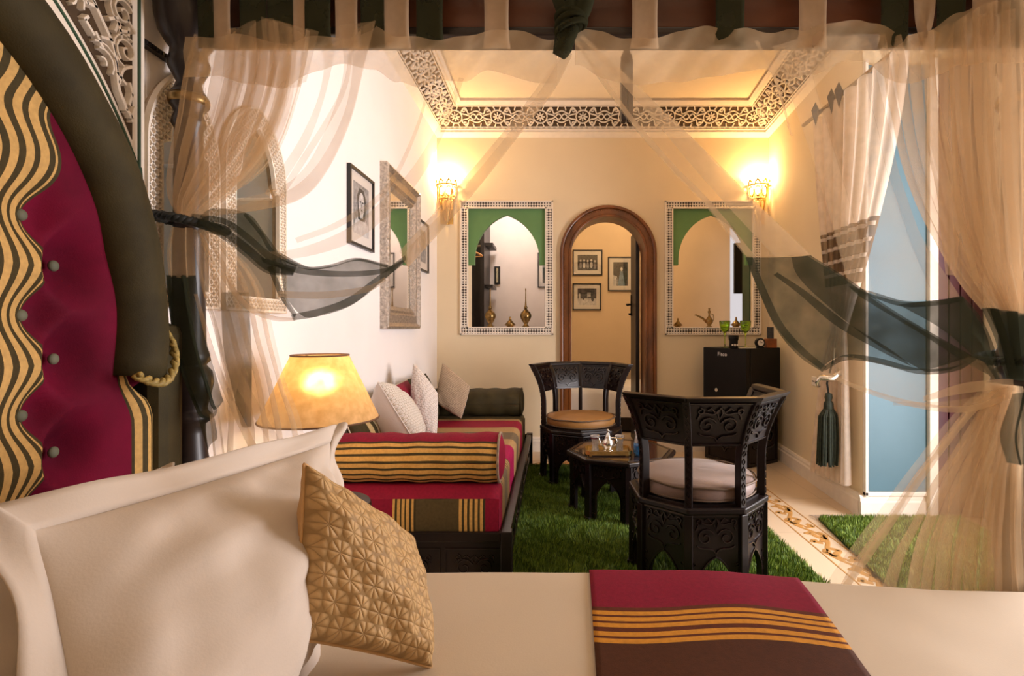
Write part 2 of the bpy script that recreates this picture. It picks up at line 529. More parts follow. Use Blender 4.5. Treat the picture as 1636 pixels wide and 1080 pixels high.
# back wall with two arched wall openings and the arched doorway
NL = (-.81, -.076, 1.16, 2.28); NR = (1.11, 1.87, 1.16, 2.28)
DX, DZ, DRO, DRI = .508, 1.85, .453, .345
mb = MB()
def bw(x0, x1, z0, z1): mb.box(x0, x1, YB, YB+.25, z0, z1)
bw(-2.0, NL[0], 0, H); bw(NL[0], NL[1], 0, NL[2]); bw(NL[0], NL[1], NL[3], H)
dl, dr = DX-DRI-.05, DX+DRI+.05
bw(NL[1], dl, 0, H); bw(dr, NR[0], 0, H)
fr_y = lambda u, v, n: (u, n, v)
mb.prism([(dl, H), (dl, DZ)]+[(DX-(DRI+.05)*math.cos(a), DZ+(DRI+.05)*math.sin(a)) for a in [PI*i/24 for i in range(25)]]+[(dr, H)], fr_y, YB, YB+.25)
bw(NR[0], NR[1], 0, NR[2]); bw(NR[0], NR[1], NR[3], H); bw(NR[1], 3.1, 0, H)
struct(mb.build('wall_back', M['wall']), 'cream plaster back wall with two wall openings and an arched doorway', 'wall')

# left wall with two arched window recesses
WA = (1.44, 1.68); WB = (1.77, 2.10)
mb = MB()
def lw(y0, y1, z0, z1): mb.box(XL-.25, XL, y0, y1, z0, z1)
lw(-1.8, YB, 0, 1.26); lw(-1.8, YB, 1.91, H)
lw(-1.8, WA[0], 1.26, 1.91); lw(WA[1], WB[0], 1.26, 1.91); lw(WB[1], YB, 1.26, 1.91)
struct(mb.build('wall_left', M['wall_daylit']), 'cream plaster wall, whitened for daylight, behind the daybed and the headboard', 'wall')
mb = MB()
mb.prism([(2.018, 5.0), (1.886, 3.25), (2.8, 3.25), (2.8, 5.0)], lambda u, v, n: (u, v, n), 0, H)
struct(mb.build('wall_right', M['wall']), 'cream wall behind the fridge ending at the blue panel', 'wall')
mb = MB()
mb.box(2.6, 2.72, -1.8, 1.15, 0, H); mb.box(2.6, 2.72, 2.75, 3.25, 0, H); mb.box(2.6, 2.72, 1.15, 2.75, 2.35, H)
struct(mb.build('wall_terrace', M['wall']), 'cream wall with the open terrace doorway', 'wall')
mb = MB(); mb.box(-2.0, 3.2, -1.9, -1.8, 0, H)
struct(mb.build('wall_front', M['wall']), 'cream wall on the near side of the bed', 'wall')
# rooms beyond the back wall
mb = MB(); mb.box(-2.0, -.03, 6.6, 6.7, 0, H)
struct(mb.build('wall_dressing', M['wall_rose']), 'pale wall of the dressing room seen through the left opening', 'wall')
mb = MB(); mb.box(-2.1, -2.0, 5.0, 7.0, 0, H)
struct(mb.build('wall_dressing_side', M['wall_rose']), 'side wall of the dressing room', 'wall')
mb = MB(); mb.box(-.03, .05, 5.25, 7.0, 0, H)
struct(mb.build('wall_partition', M['wall_rose']), 'partition between dressing room and second room', 'wall')
mb = MB(); mb.box(.05, 3.2, 6.9, 7.0, 0, H); mb.box(3.1, 3.2, 5.0, 6.9, 0, H)
struct(mb.build('wall_second_room', M['wall_ochre']), 'ochre wall of the second room seen through the doorway', 'wall')

# skirting
def skirt(name, x0, y0, x1, y1, label):
    mb = MB()
    d = Vector((x1-x0, y1-y0, 0)); L = d.length; d.normalize()
    n = Vector((d.y, -d.x, 0))
    fr = lambda u, v, k: tuple(Vector((x0, y0, 0))+d*k+n*u+Vector((0, 0, v)))
    mb.prism([(0, 0), (.028, 0), (.028, .095), (.02, .105), (.02, .12), (.012, .135), (0, .135)], fr, 0, L)
    struct(mb.build(name, M['white']), label, 'skirting')
skirt('baseboard_back_left', XL+.02, YB, .047, YB, 'cream skirting between daybed and doorway')
skirt('baseboard_back_right', .965, YB, 2.018, YB, 'cream skirting between doorway and fridge')
skirt('baseboard_right', 2.018, YB, 1.886, 3.25, 'cream skirting under the draped wall curtain')
skirt('baseboard_alcove', 1.86, 3.25, 2.30, 3.25, 'cream skirting under the blue panel')

# carved cornice
def cornice(name, p0, p1, nrm, e0, e1, label):
    """p0,p1: run along the wall, nrm: into the room, e0/e1: mitre at each end"""
    p0, p1, nrm = Vector((*p0, 0)), Vector((*p1, 0)), Vector((*nrm, 0))
    d = (p1-p0); L = d.length; d.normalize()
    D, z0, z1 = .25, 2.99, H
    sl = math.hypot(D, z1-z0)
    up = Vector((nrm.x*D, nrm.y*D, z1-z0))/sl
    out = up.cross(d); 
    if out.dot(nrm) < 0: out = -out
    fr = lambda u, v, n: tuple(p0+Vector((0, 0, z0))+d*u+up*v+out*n)
    root = thing(name, label, 'cornice', tuple(p0), kind='structure')
    mb = MB()
    def band(v0, v1, n0, n1):
        a0, a1 = e0*v0*D/sl, e0*v1*D/sl
        b0, b1 = L-e1*v0*D/sl, L-e1*v1*D/sl
        vs = [fr(a0, v0, n0), fr(b0, v0, n0), fr(b1, v1, n0), fr(a1, v1, n0), fr(a0, v0, n1), fr(b0, v0, n1), fr(b1, v1, n1), fr(a1, v1, n1)]
        mb.add(vs, [(0,3,2,1),(4,5,6,7),(0,1,5,4),(1,2,6,5),(2,3,7,6),(3,0,4,7)])
    band(-.03, .028, 0, .035); band(.028, .05, 0, .02); band(sl-.05, sl-.028, 0, .02); band(sl-.028, sl, 0, .03)
    mb.build('moulding', M['white'], root)
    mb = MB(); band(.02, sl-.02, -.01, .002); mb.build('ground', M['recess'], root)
    mb = MB()
    lo, hi = .062, sl-.062
    mid, hh = sl/2, (hi-lo)/2
    for v in (lo, hi):
        a = max(0, e0*v*D/sl); b = L-max(0, e1*v*D/sl)
        m = int((b-a)/.05)
        mb.ribbon([(a+(b-a)*i/m, v) for i in range(m+1)], .010, .012, fr)
        for i in range(m):
            mb.ribbon([(a+(b-a)*(i+.25)/m, v+(.011 if v == hi else -.011)), (a+(b-a)*(i+.75)/m, v+(.011 if v == hi else -.011))], .008, .01, fr)
    per = .40
    nrep = max(1, round(L/per)); per = L/nrep
    for k in range(nrep):
        c = (k+.5)*per
        lines = []
        lines.append(arc(c, mid, hh*.62, 0, 2*PI, 20)); 
        for j in range(8):
            a = PI/4*j
            lines.append([(c+math.cos(a)*hh*.14, mid+math.sin(a)*hh*.14), (c+math.cos(a)*hh*.42, mid+math.sin(a)*hh*.42)])
        lines.append(arc(c, mid, hh*.14, 0, 2*PI, 8))
        for s in (-1, 1):
            for q in (-1, 1):
                x = lambda t: c+s*per*t
                y = lambda t: mid+q*hh*t
                lines.append(bez((x(.14), y(.35)), (x(.22), y(1.0)), (x(.28), y(1.0)), (x(.30), y(.45)), 8))
                lines.append(bez((x(.30), y(.45)), (x(.33), y(.0)), (x(.40), y(.55)), (x(.5), y(.55)), 8))
                lines.append(bez((x(.14), y(.35)), (x(.24), y(.15)), (x(.26), y(.3)), (x(.36), y(.0)), 8))
                lines.append(spiral(x(.225), y(.58), hh*.2, hh*.06, 0 if s > 0 else PI, s*q*1.0, 9))
                lines.append([(x(.05), y(.62)), (x(.09), y(1.0))])
                lines.append(bez((x(.36), y(0)), (x(.42), y(.4)), (x(.46), y(.3)), (x(.5), y(0)), 6))
                lines.append([(x(.40), y(.62)), (x(.43), y(1.0))])
        for ln in lines:
            run = []
            for (u, v) in ln:
                if u > e0*v*D/sl+.004 and u < L-e1*v*D/sl-.004: run.append((u, v))
                else:
                    if len(run) > 1: mb.ribbon(run, .0115, .014, fr)
                    run = []
            if len(run) > 1: mb.ribbon(run, .0115, .014, fr)
    mb.build('carving', M['relief'], root, recalc=False)
cornice('trim_1', (XL, YB), (2.018, YB), (0, -1), 1, 1, 'carved plaster cornice above the arched doorway')
cornice('trim_2', (XL, .4), (XL, YB), (1, 0), 0, 1, 'carved plaster cornice above the daybed wall')
dv = Vector((1.886-2.018, 3.25-5.0)).normalized()
cornice('trim_3', (2.018, YB), (1.886, 3.25), (dv.y, -dv.x), 1, 0, 'carved plaster cornice above the fridge wall')

# ---- pierced hatch of crossing bars inside any outline
def hatch(mb, inside, b, sp, w, h, fr, step=.003):
    u0, u1, v0, v1 = b
    for s in (1, -1):
        k0 = int(math.floor((u0-(v1 if s > 0 else -v0))/sp))-1; k1 = int(math.ceil((u1+(v1 if s < 0 else -v0))/sp))+1
        for k in range(k0, k1+1):
            run = []
            n = int((v1-v0)/step)
            for i in range(n+1):
                v = v0+(v1-v0)*i/n
                u = k*sp+s*v
                ok = u0 <= u <= u1 and inside(u, v)
                if ok: run.append((u, v))
                if (not ok or i == n):
                    if len(run) > 2: mb.ribbon([run[0], run[len(run)//2], run[-1]], w, h, fr)
                    run = []

def parch(hw, zs, za, n=14):
    """two-centred pointed arch from left foot to right foot, half width hw"""
    h = za-zs
    r = (hw*hw+h*h)/(2*hw); c = r-hw
    amax = math.atan2(h, c)
    pts = [(c-r*math.cos(amax*i/n), zs+r*math.sin(amax*i/n)) for i in range(n+1)]
    return pts+[(-x, z) for x, z in pts[::-1][1:]]

def left_window(name, yc, hw, label, mullion, dz=0):
    zb, zs, za = 1.21, 1.70-dz, 1.95-dz
    leg = .052
    root = thing(name, label, 'window', (XL, yc, zb), kind='structure')
    fr = lambda u, v, n: (XL+n, yc+u, v)
    outer = [(-hw, zb), (-hw, zs)]+parch(hw, zs, za)[1:-1]+[(hw, zs), (hw, zb)]
    ih = hw-leg; ia = ih-.03
    inner_arch = parch(ia, 1.68-dz*.3, 1.88-dz)
    inner = [(-ih, zb+.05), (-ih, 1.665)]+inner_arch[1:-1]+[(ih, 1.665), (ih, zb+.05)]
    mb = MB(); mb.ring_prism(outer, inner, fr, 0, .018)
    mb.prism([(-hw, zb), (hw, zb), (hw, zb+.052), (-hw, zb+.052)], fr, 0, .018)
    mb.build('frame_ground', M['recess_light'], root)
    def arch_z(hw_, zs_, za_, u):
        if abs(u) >= hw_: return zs_
        h = za_-zs_; r = (hw_*hw_+h*h)/(2*hw_); c = r-hw_
        return zs_+math.sqrt(max(0, r*r-(abs(u)+c)**2))
    def inside(u, v):
        if abs(u) > hw-.004 or v < zb+.004: return False
        if v > zs and v > arch_z(hw, zs, za, u)-.004: return False
        if v < zb+.05: return True
        if v < 1.665: return abs(u) > ih+.002
        return abs(u) > ia or v > arch_z(ia, 1.68-dz*.3, 1.88-dz, u)
    mb = MB()
    hatch(mb, inside, (-hw, hw, zb, za), .024, .0075, .011, lambda u, v, n: fr(u, v, n+.018))
    mb.build('lattice', M['white'], root, recalc=False)
    mb = MB()
    mb.ribbon(outer, .012, .014, lambda u, v, n: fr(u, v, n+.016)); mb.ribbon(inner, .010, .014, lambda u, v, n: fr(u, v, n+.016))
    mb.ribbon([(-hw, zb+.005), (hw, zb+.005)], .012, .014, lambda u, v, n: fr(u, v, n+.016))
    mb.ribbon([(-ih, zb+.05), (ih, zb+.05)], .010, .014, lambda u, v, n: fr(u, v, n+.016))
    mb.build('border', M['white'], root)
    ow = ih+.022
    mb = MB(); mb.prism([(-ow, 1.912), (-ow, 1.655), (-ia-.008, 1.655)]+parch(ia+.008, 1.68-dz*.3, 1.888-dz)+[(ia+.008, 1.655), (ow, 1.655), (ow, 1.912)], fr, -.20, .002)
    mb.build('head_infill', M['wall_daylit'], root)
    mb = MB(); mb.box(XL-.19, XL-.17, yc-ih-.01, yc+ih+.01, 1.24, 1.93)
    mb.build('shutter', M['teal_dark'], root)
    mb = MB()
    mb.box(XL-.17, XL-.15, yc-ih, yc-ih+.03, 1.26, 1.91); mb.box(XL-.17, XL-.15, yc+ih-.03, yc+ih, 1.26, 1.91)
    mb.box(XL-.17, XL-.15, yc-ih, yc+ih, 1.26, 1.30)
    if mullion: mb.box(XL-.17, XL-.15, yc-.012, yc+.012, 1.26, 1.91)
    mb.build('casement', M['teal'], root)
    mb = MB(); mb.box(XL-.163, XL-.158, yc-ih+.02, yc+ih-.02, 1.28, 1.91)
    mb.build('pane', M['glass_pane'], root)
left_window('window_1', 1.555, .150, 'narrow arched window with lattice frame beside the headboard', False, .055)
left_window('window_2', 1.935, .195, 'arched blue-green window with lattice frame behind the gathered curtain', True)

# dark picture rail over the first window
mb = MB(); mb.box(XL, XL+.02, 1.402, 1.60, 1.902, 1.916)
for i in range(16): mb.box(XL+.02, XL+.024, 1.405+i*.012, 1.411+i*.012, 1.904, 1.914)
struct(mb.build('trim_4', M['wood_black']), 'short dark carved rail above the narrow window', 'rail')

# ---- carved plaster arch on the wall around the headboard
HY, HZ = .55, 1.15
root = thing('trim_5', 'carved white plaster arch panel with green line around the headboard', 'plaster arch', (XL, HY, 0), kind='structure')
frp = lambda u, v, n: (XL+n, HY+u, HZ+v)
RA = .905
def spandrel(mb, r, e, top, n0, n1, sides=(1, -1)):
    for s in sides:
        a0 = math.acos((.85-e)/r)
        A = arc(0, 0, r, a0, PI/2, 20)
        mb.prism([(s*x, y) for x, y in A]+[(0, top), (s*(.85-e), top)], frp, n0, n1)
mb = MB(); spandrel(mb, RA, 0, 1.16, 0, .022); 
mb.build('panel', M['white'], root)
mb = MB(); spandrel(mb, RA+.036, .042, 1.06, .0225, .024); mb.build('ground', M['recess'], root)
mb = MB()
for s in (1, -1):
    a0 = math.acos(.828/(RA+.022))
    mb.ribbon([(s*x, y) for x, y in arc(0, 0, RA+.022, a0, PI/2, 30)], .009, .004, lambda u, v, n: frp(u, v, n+.021))
    mb.ribbon([(s*.832, .36), (s*.832, 1.12)], .012, .004, lambda u, v, n: frp(u, v, n+.021))
    mb.prism([(s*.845, .29), (s*.833, .33), (s*.826, .42), (s*.838, .42), (s*.845, .36)], frp, .021, .0255)
mb.build('green_line', M['green_line'], root)
mb = MB()
fr2 = lambda u, v, n: frp(u, v, n+.0235)
def carve(ln, w=.011):
    run = []
    for (u, v) in ln:
        if math.hypot(u, v) > RA+.04 and abs(u) < .804 and v < 1.06: run.append((u, v))
        else:
            if len(run) > 1: mb.ribbon(run, w, .014, fr2)
            run = []
    if len(run) > 1: mb.ribbon(run, w, .014, fr2)
for s in (1, -1):
    L = []
    L.append((crom([(.785, .50), (.772, .55), (.752, .585), (.745, .63), (.735, .68), (.70, .73), (.655, .785), (.60, .84), (.53, .90), (.44, .95)], 6), .015))
    L.append((crom([(.792, .66), (.765, .64), (.752, .60)], 5), .012))
    for (cx, cy, r, a0, tn) in ((.776, .690, .034, -2.2, -1.4), (.702, .632, .036, -.6, 1.4), (.773, .525, .017, 1.5, -1.2), (.70, .80, .04, -2.4, -1.4), (.765, .78, .034, .5, 1.4),
                                (.62, .735, .036, -.4, 1.4), (.62, .88, .045, -2.4, -1.4), (.74, .89, .045, .5, 1.4), (.53, .82, .036, -.3, 1.4), (.50, .97, .04, -2.4, -1.4), (.66, .98, .045, 0, 1.5), (.77, .98, .04, 2, 1.4), (.40, .90, .03, 0, 1.3), (.36, 1.0, .04, 0, 1.4), (.25, .99, .03, 1, 1.4)):
        L.append((spiral(cx, cy, r, r*.18, a0, tn, 18), .008))
        L.append((spiral(cx, cy, r*1.25, r*1.1, a0+.5, tn*.4, 8), .006))
    for (x, y, a) in ((.745, .735, 1.2), (.735, .75, .6), (.755, .73, 1.9), (.67, .69, 2.4), (.79, .60, 1.9), (.787, .575, 1.3), (.74, .83, .4), (.79, .83, 1.4), (.68, .86, 2.0), (.655, .70, .9), (.58, .79, .9), (.80-.02, .735, 1.5), (.69, .93, .7), (.58, .95, 1.1), (.795, .545, 1.2), (.798, .50, 1.7), (.79, .47, 1.5), (.76, .615, 2.6), (.715, .69, .3), (.725, .60, 2.0), (.695, .675, 2.2), (.765, .735, .4), (.672, .745, .2), (.79, .76, 2.4), (.72, .80, 1.4), (.735, .86, 2.2), (.64, .80, .3), (.66, .83, 1.6)):
        L.append(([(x-.016*math.cos(a), y-.016*math.sin(a)), (x, y), (x+.018*math.cos(a), y+.018*math.sin(a))], .012))
    for ln, wd in L: carve([(s*u, v) for u, v in ln], wd)
mb.build('scroll_carving', M['relief'], root, recalc=False)

# ---- wall openings in the back wall
def opening(name, N, label, foot_r=True):
    x0, x1, z0, z1 = N
    root = thing(name, label, 'wall opening', ((x0+x1)/2, YB, z0), kind='structure')
    bw_ = .062
    # carved frame in four lengths
    for (a0, a1, b0, b1, horiz) in ((x0-bw_, x1+bw_, z1, z1+bw_, 1), (x0-bw_, x1+bw_, z0-bw_, z0, 1), (x0-bw_, x0, z0, z1, 0), (x1, x1+bw_, z0, z1, 0)):
        m = MB()
        P = [[(a, YB-.018, b) for b in (b0, b1)] for a in (a0, a1)]
        uv = [[((a, b) if horiz else (b, a)) for b in (b0, b1)] for a in (a0, a1)]
        m.grid(P, uv)
        m.box(a0, a1, YB-.0178, YB, b0, b1)
        m.build('lattice_frame', M['lattice'], root, recalc=False)
    m = MB()
    for (o, wd) in ((0, .012), (bw_, .012)):
        pts = [(x0-o, z0-o), (x1+o, z0-o), (x1+o, z1+o), (x0-o, z1+o)]
        for i in range(4):
            (ax, az), (bx, bz) = pts[i], pts[(i+1) % 4]
            h = wd/2
            m.box(min(ax, bx)-h, max(ax, bx)+h, YB-.026, YB, min(az, bz)-h, max(az, bz)+h)
    m.build('frame_edge', M['white'], root)
    # green arch panel
    zf, za = 1.75, 2.222
    xc, hw = (x0+x1)/2, (x1-x0)/2-.062
    A = [(-hw, zf)]+parch(hw, zf+.05, za)+[(hw, zf)]
    m = MB()
    m.prism([(x0, z1), (x0, zf), (xc-hw-.0, zf)]+[(xc+x, z) for x, z in A[1:-1]]+[(xc+hw, zf), (x1, zf), (x1, z1)], fr_y, YB+.01, YB+.06)
    m.build('arch_panel', M['green_paint'], root)
    # reveal
    m = MB(); m.box(x0, x1, YB, YB+.25, z0-.004, z0+.002); m.build('sill', M['wall_rose'], root)
    m = MB(); m.box(x1-.012, x1, YB+.06, YB+.25, z0, z1); m.build('jamb', M['green_line'], root)
    return root
opening('window_3', NL, 'wall opening with green arch and lattice frame left of the doorway')
opening('window_4', NR, 'wall opening with green arch and lattice frame above the fridge')

# ---- arched doorway
root = thing('door_1', 'red-brown wooden arched doorway with an open door', 'doorway', (DX, YB, 0), kind='structure')
def arch_path(r, n=28):
    return [(DX-r, 0.0)]+[(DX-r*math.cos(PI*i/n), DZ+r*math.sin(PI*i/n)) for i in range(n+1)]+[(DX+r, 0.0)]
m = MB(); m.ring_prism(arch_path(DRO-.03), arch_path(DRI+.02), fr_y, YB-.035, YB+.02); m.build('architrave', M['wood_red'], root, bevel=.006)
m = MB(); m.ring_prism(arch_path(DRO), arch_path(DRO-.032), fr_y, YB-.05, YB); m.build('outer_moulding', M['wood_red'], root, bevel=.01)
m = MB(); m.ring_prism(arch_path(DRI+.022), arch_path(DRI), fr_y, YB-.045, YB+.25); m.build('jamb_lining', M['wood_red'], root, bevel=.005)
m = MB()
pth = arch_path(DRO-.042, 60)
tot = 0
for i in range(len(pth)-1):
    (ax, az), (bx, bz) = pth[i], pth[i+1]
    L = math.hypot(bx-ax, bz-az); k = max(1, int(L/.022))
    for j in range(k):
        t = (j+.5)/k
        m.ball((lerp(ax, bx, t), YB-.035, lerp(az, bz, t)), .007, nu=6, nv=4)
m.build('bead_trim', M['wood_red'], root)
m = MB(); m.box(DX+DRI-.045, DX+DRI-.005, YB+.26, YB+.60, .01, 2.12); m.build('door_leaf', M['wood_black'], root, bevel=.006)
leaf = root.children[-1]
m = MB()
hx = DX+DRI-.045
m.tube([(hx, YB+.54, 1.40), (hx-.05, YB+.54, 1.40), (hx-.05, YB+.46, 1.39)], .011, 8)
m.box(hx-.008, hx, YB+.52, YB+.56, 1.28, 1.50); m.box(hx-.03, hx, YB+.53, YB+.55, 1.29, 1.31)
m.build('handle', M['black'], leaf)

# ---- blue panel, white jamb and maroon door at the right
m = MB(); m.box(1.905, 2.262, 3.225, 3.25, .16, 2.75)
o = struct(m.build('trim_6', M['blue'], bevel=.004), 'tall blue painted panel beside the draped wall curtain', 'panel')
m = MB(); m.box(1.886, 1.905, 3.22, 3.25, .13, 2.78); m.box(2.262, 2.315, 3.20, 3.25, 0, 2.78); m.box(1.886, 2.262, 3.22, 3.25, .135, .16)
struct(m.build('trim_7', M['white'], bevel=.004), 'white edging around the blue panel', 'trim')
root = thing('door_2', 'dark maroon planked door behind the right bed curtain', 'door', (2.45, 3.23, 0), kind='structure')
for i in range(4):
    m = MB(); m.box(2.317+i*.07, 2.317+i*.07+.064, 3.21, 3.245, .01, 2.78); m.build('plank', M['maroon_door'], root, bevel=.006)
# open terrace door frame
root = thing('door_3', 'open terrace doorway letting in the daylight', 'doorway', (2.6, 1.95, 0), kind='structure')
for (y0, y1, z0, z1) in ((1.10, 1.17, 0, 2.40), (2.73, 2.80, 0, 2.40), (1.10, 2.80, 2.33, 2.40)):
    m = MB(); m.box(2.57, 2.6, y0, y1, z0, z1); m.build('frame', M['wood_red'], root, bevel=.006)
# wall socket
root = thing('wall_socket', 'round white socket on the wall left of the tassel', 'socket', (rwall(3.95)-.004, 3.95, .72))
m = MB(); m.obox((rwall(3.95)-.006, 3.95, .76), (.006, 0, 0), (0, .035, 0), (0, 0, .035)); m.build('plate', M['white'], root, bevel=.008)
m = MB()
for k in (-1, 1): m.tube([(rwall(3.95)-.018, 3.95+k*.01, .76), (rwall(3.95)-.008, 3.95+k*.01, .76)], .004, 6)
m.build('pins', M['black'], root)

# ================================================================== RUGS
def pile(mb_name, parent, x0, x1, y0, y1, skew, n, seed, ln, mat_):
    rs = np.random.RandomState(seed)
    x = rs.uniform(x0, x1, n); y = rs.uniform(y0, y1, n)
    x = x+skew*(y1-y)
    a = rs.uniform(0, 2*PI, n); le = rs.uniform(.3, .95, n)*ln; h = rs.uniform(.55, 1.05, n)*ln
    # tufts lean together
    la = 6.0*np.sin(x*9+np.sin(y*7)*2)+rs.normal(0, .9, n)
    wv = .0028
    px, py = np.cos(a)*wv, np.sin(a)*wv
    lx, ly = np.cos(la)*le*.55, np.sin(la)*le*.55
    z0 = np.full(n, .010)
    V = np.empty((n, 3, 3))
    V[:, 0] = np.stack([x-px, y-py, z0], 1); V[:, 1] = np.stack([x+px, y+py, z0], 1); V[:, 2] = np.stack([x+lx, y+ly, z0+h], 1)
    off = np.array(parent.location)
    V = V.reshape(-1, 3)-off
    me = bpy.data.meshes.new(mb_name)
    me.vertices.add(3*n); me.vertices.foreach_set('co', V.ravel())
    me.loops.add(3*n); me.loops.foreach_set('vertex_index', np.arange(3*n, dtype=np.int32))
    me.polygons.add(n); me.polygons.foreach_set('loop_start', np.arange(0, 3*n, 3, dtype=np.int32))
    uv = me.uv_layers.new(name='UVMap')
    q = np.repeat(rs.uniform(0, 1, n), 3); t = np.tile([0, 0, 1.0], n)
    uv.data.foreach_set('uv', np.stack([q, t], 1).ravel())
    me.update(); me.validate()
    me.materials.append(mat_)
    o = bpy.data.objects.new(mb_name, me); col.objects.link(o); o.parent = parent
    o['kind'] = 'stuff'
    return o
def grass_mat():
    t = NT('green_shag')
    sp = t.n('ShaderNodeSeparateXYZ'); t.l(t.n('ShaderNodeUVMap').outputs[0], sp.inputs[0])
    t.l(t.ramp(sp.outputs[0], [(0, rgb('#33480f')), (.5, rgb('#5f7e1e')), (1, rgb('#95a83c'))]), t.b.inputs['Base Color'])
    t.b.inputs['Roughness'].default_value = .6
    return t.m
M['shag'] = grass_mat()
M['rug_back'] = mat('rug_backing', rgb('#22400f'), .9, var=.3, vs=60)
root = thing('shag_rug', 'large green shag rug under the chairs and octagonal table', 'rug', (.45, 3.1, 0))
m = MB(); m.box(-.34, 1.205, 1.75, 4.40, .002, .012); m.build('backing', M['rug_back'], root)
pile('pile', root, -.35, 1.215, 1.74, 4.41, 0, 150000, 1, .034, M['shag'])
root = thing('shag_rug', 'smaller green shag rug by the blue panel at the right', 'rug', (2.0, 2.6, 0))
m = MB(); m.prism([(1.59, 3.20), (2.45, 3.20), (2.40, 1.75), (1.40, 1.75)], lambda u, v, n: (u, v, n), .002, .012); m.build('backing', M['rug_back'], root)
pile('pile', root, 1.59, 2.45, 1.76, 3.21, -.13, 55000, 2, .03, M['shag'])
m = MB()
for i in range(60):
    x = 1.58+i*.0148
    m.tube([(x, 3.20, .012), (x+random.uniform(-.01, .01), 3.235, .012), (x+random.uniform(-.02, .02), 3.265, .006)], .003, 4)
m.build('fringe', M['cushion_back'], root)

# ================================================================== carved octagonal furniture
def motif(w, h):
    """one symmetrical arabesque for a panel of width w, height h, centred on (0, 0)"""
    L = []
    for s in (-1, 1):
        L.append(spiral(s*w*.22, -h*.04, w*.19, w*.035, PI/2+s*1.2, -s*1.35, 16))
        L.append(bez((0, -h*.42), (s*w*.06, -h*.2), (s*w*.3, -h*.36), (s*w*.4, -h*.22), 7))
        L.append(bez((s*w*.04, h*.36), (s*w*.12, h*.05), (s*w*.34, h*.5), (s*w*.42, h*.12), 7))
        L.append(spiral(s*w*.36, h*.32, w*.08, w*.02, -s*PI/2, s*1.1, 8))
        L.append([(s*w*.10, h*.30), (s*w*.17, h*.40), (s*w*.24, h*.34)])
    L.append([(0, h*.42), (w*.05, h*.28), (0, h*.12), (-w*.05, h*.28), (0, h*.42)])
    return L
def pointed(hw, h0, h1, n=9):
    P = [(-hw, 0), (-hw, h0)]
    for i in range(1, n):
        t = i/n
        P.append((-hw*(1-t)**.6*(1+.18*math.sin(t*PI)), h0+(h1-h0)*t**.9))
    P.append((0, h1))
    return P+[(-x, z) for x, z in P[::-1][1:]]
def oct_pt(R, a): return (R*math.cos(a), R*math.sin(a))

def copy_part(o, rz, parent):
    c = o.copy(); col.objects.link(c); c.parent = parent; c.rotation_euler = (0, 0, rz)
    return c
def oct_base(root, R, h, arch_w, arch_h0, arch_h1, foot=.0):
    """eight arched, carved panels and eight corner legs"""
    ap = R*math.cos(PI/8); sd = 2*R*math.sin(PI/8)
    a = PI/8
    # panel in the frame whose outward normal is +X
    fr = lambda u, v, n: (ap+n, u, v)
    out = [(-sd/2, .0), (-sd/2, h), (sd/2, h), (sd/2, 0)]
    A = pointed(sd*arch_w/2, arch_h0, arch_h1)
    poly = [(-sd/2, 0), (-sd/2, h), (sd/2, h), (sd/2, 0)]+[(x, z) for x, z in A[::-1]]
    m = MB(); m.prism(poly, fr, -.022, -.004)
    p0 = m.build('panel', M['wood'], root, local=True)
    m = MB()
    zc = (arch_h1+h)/2; hh = (h-arch_h1)
    for ln in motif(sd*.86, hh*1.05): m.ribbon([(x, zc+y) for x, y in ln], .008, .008, fr, -.005)
    m.ribbon([(x*1.07, z) for x, z in A], .010, .007, fr, -.005)
    for s in (-1, 1):
        m.ribbon([(s*sd*.46, .01), (s*sd*.46, h-.005)], .007, .006, fr, -.005)
        for k in range(4): m.ribbon(spiral(s*sd*.395, .05+k*.04, .012, .003, k, 1.0, 6), .005, .006, fr, -.005)
    c0 = m.build('panel_carving', M['wood_hi'], root, recalc=False, local=True)
    c0.parent = p0
    m = MB()
    x, y = oct_pt(R, PI/8)
    m.obox((x*.985, y*.985, h/2), (.014*math.cos(PI/8), .014*math.sin(PI/8), 0), (-.018*math.sin(PI/8), .018*math.cos(PI/8), 0), (0, 0, h/2))
    m.obox((x*1.0, y*1.0, .015), (.018*math.cos(PI/8), .018*math.sin(PI/8), 0), (-.02*math.sin(PI/8), .02*math.cos(PI/8), 0), (0, 0, .015))
    l0 = m.build('leg', M['wood'], root, local=True, bevel=.003)
    for k in range(1, 8):
        p = copy_part(p0, k*PI/4, root)
        c = c0.copy(); col.objects.link(c); c.parent = p
        copy_part(l0, k*PI/4, root)
def octagon(R): return [oct_pt(R, PI/8+k*PI/4) for k in range(8)]

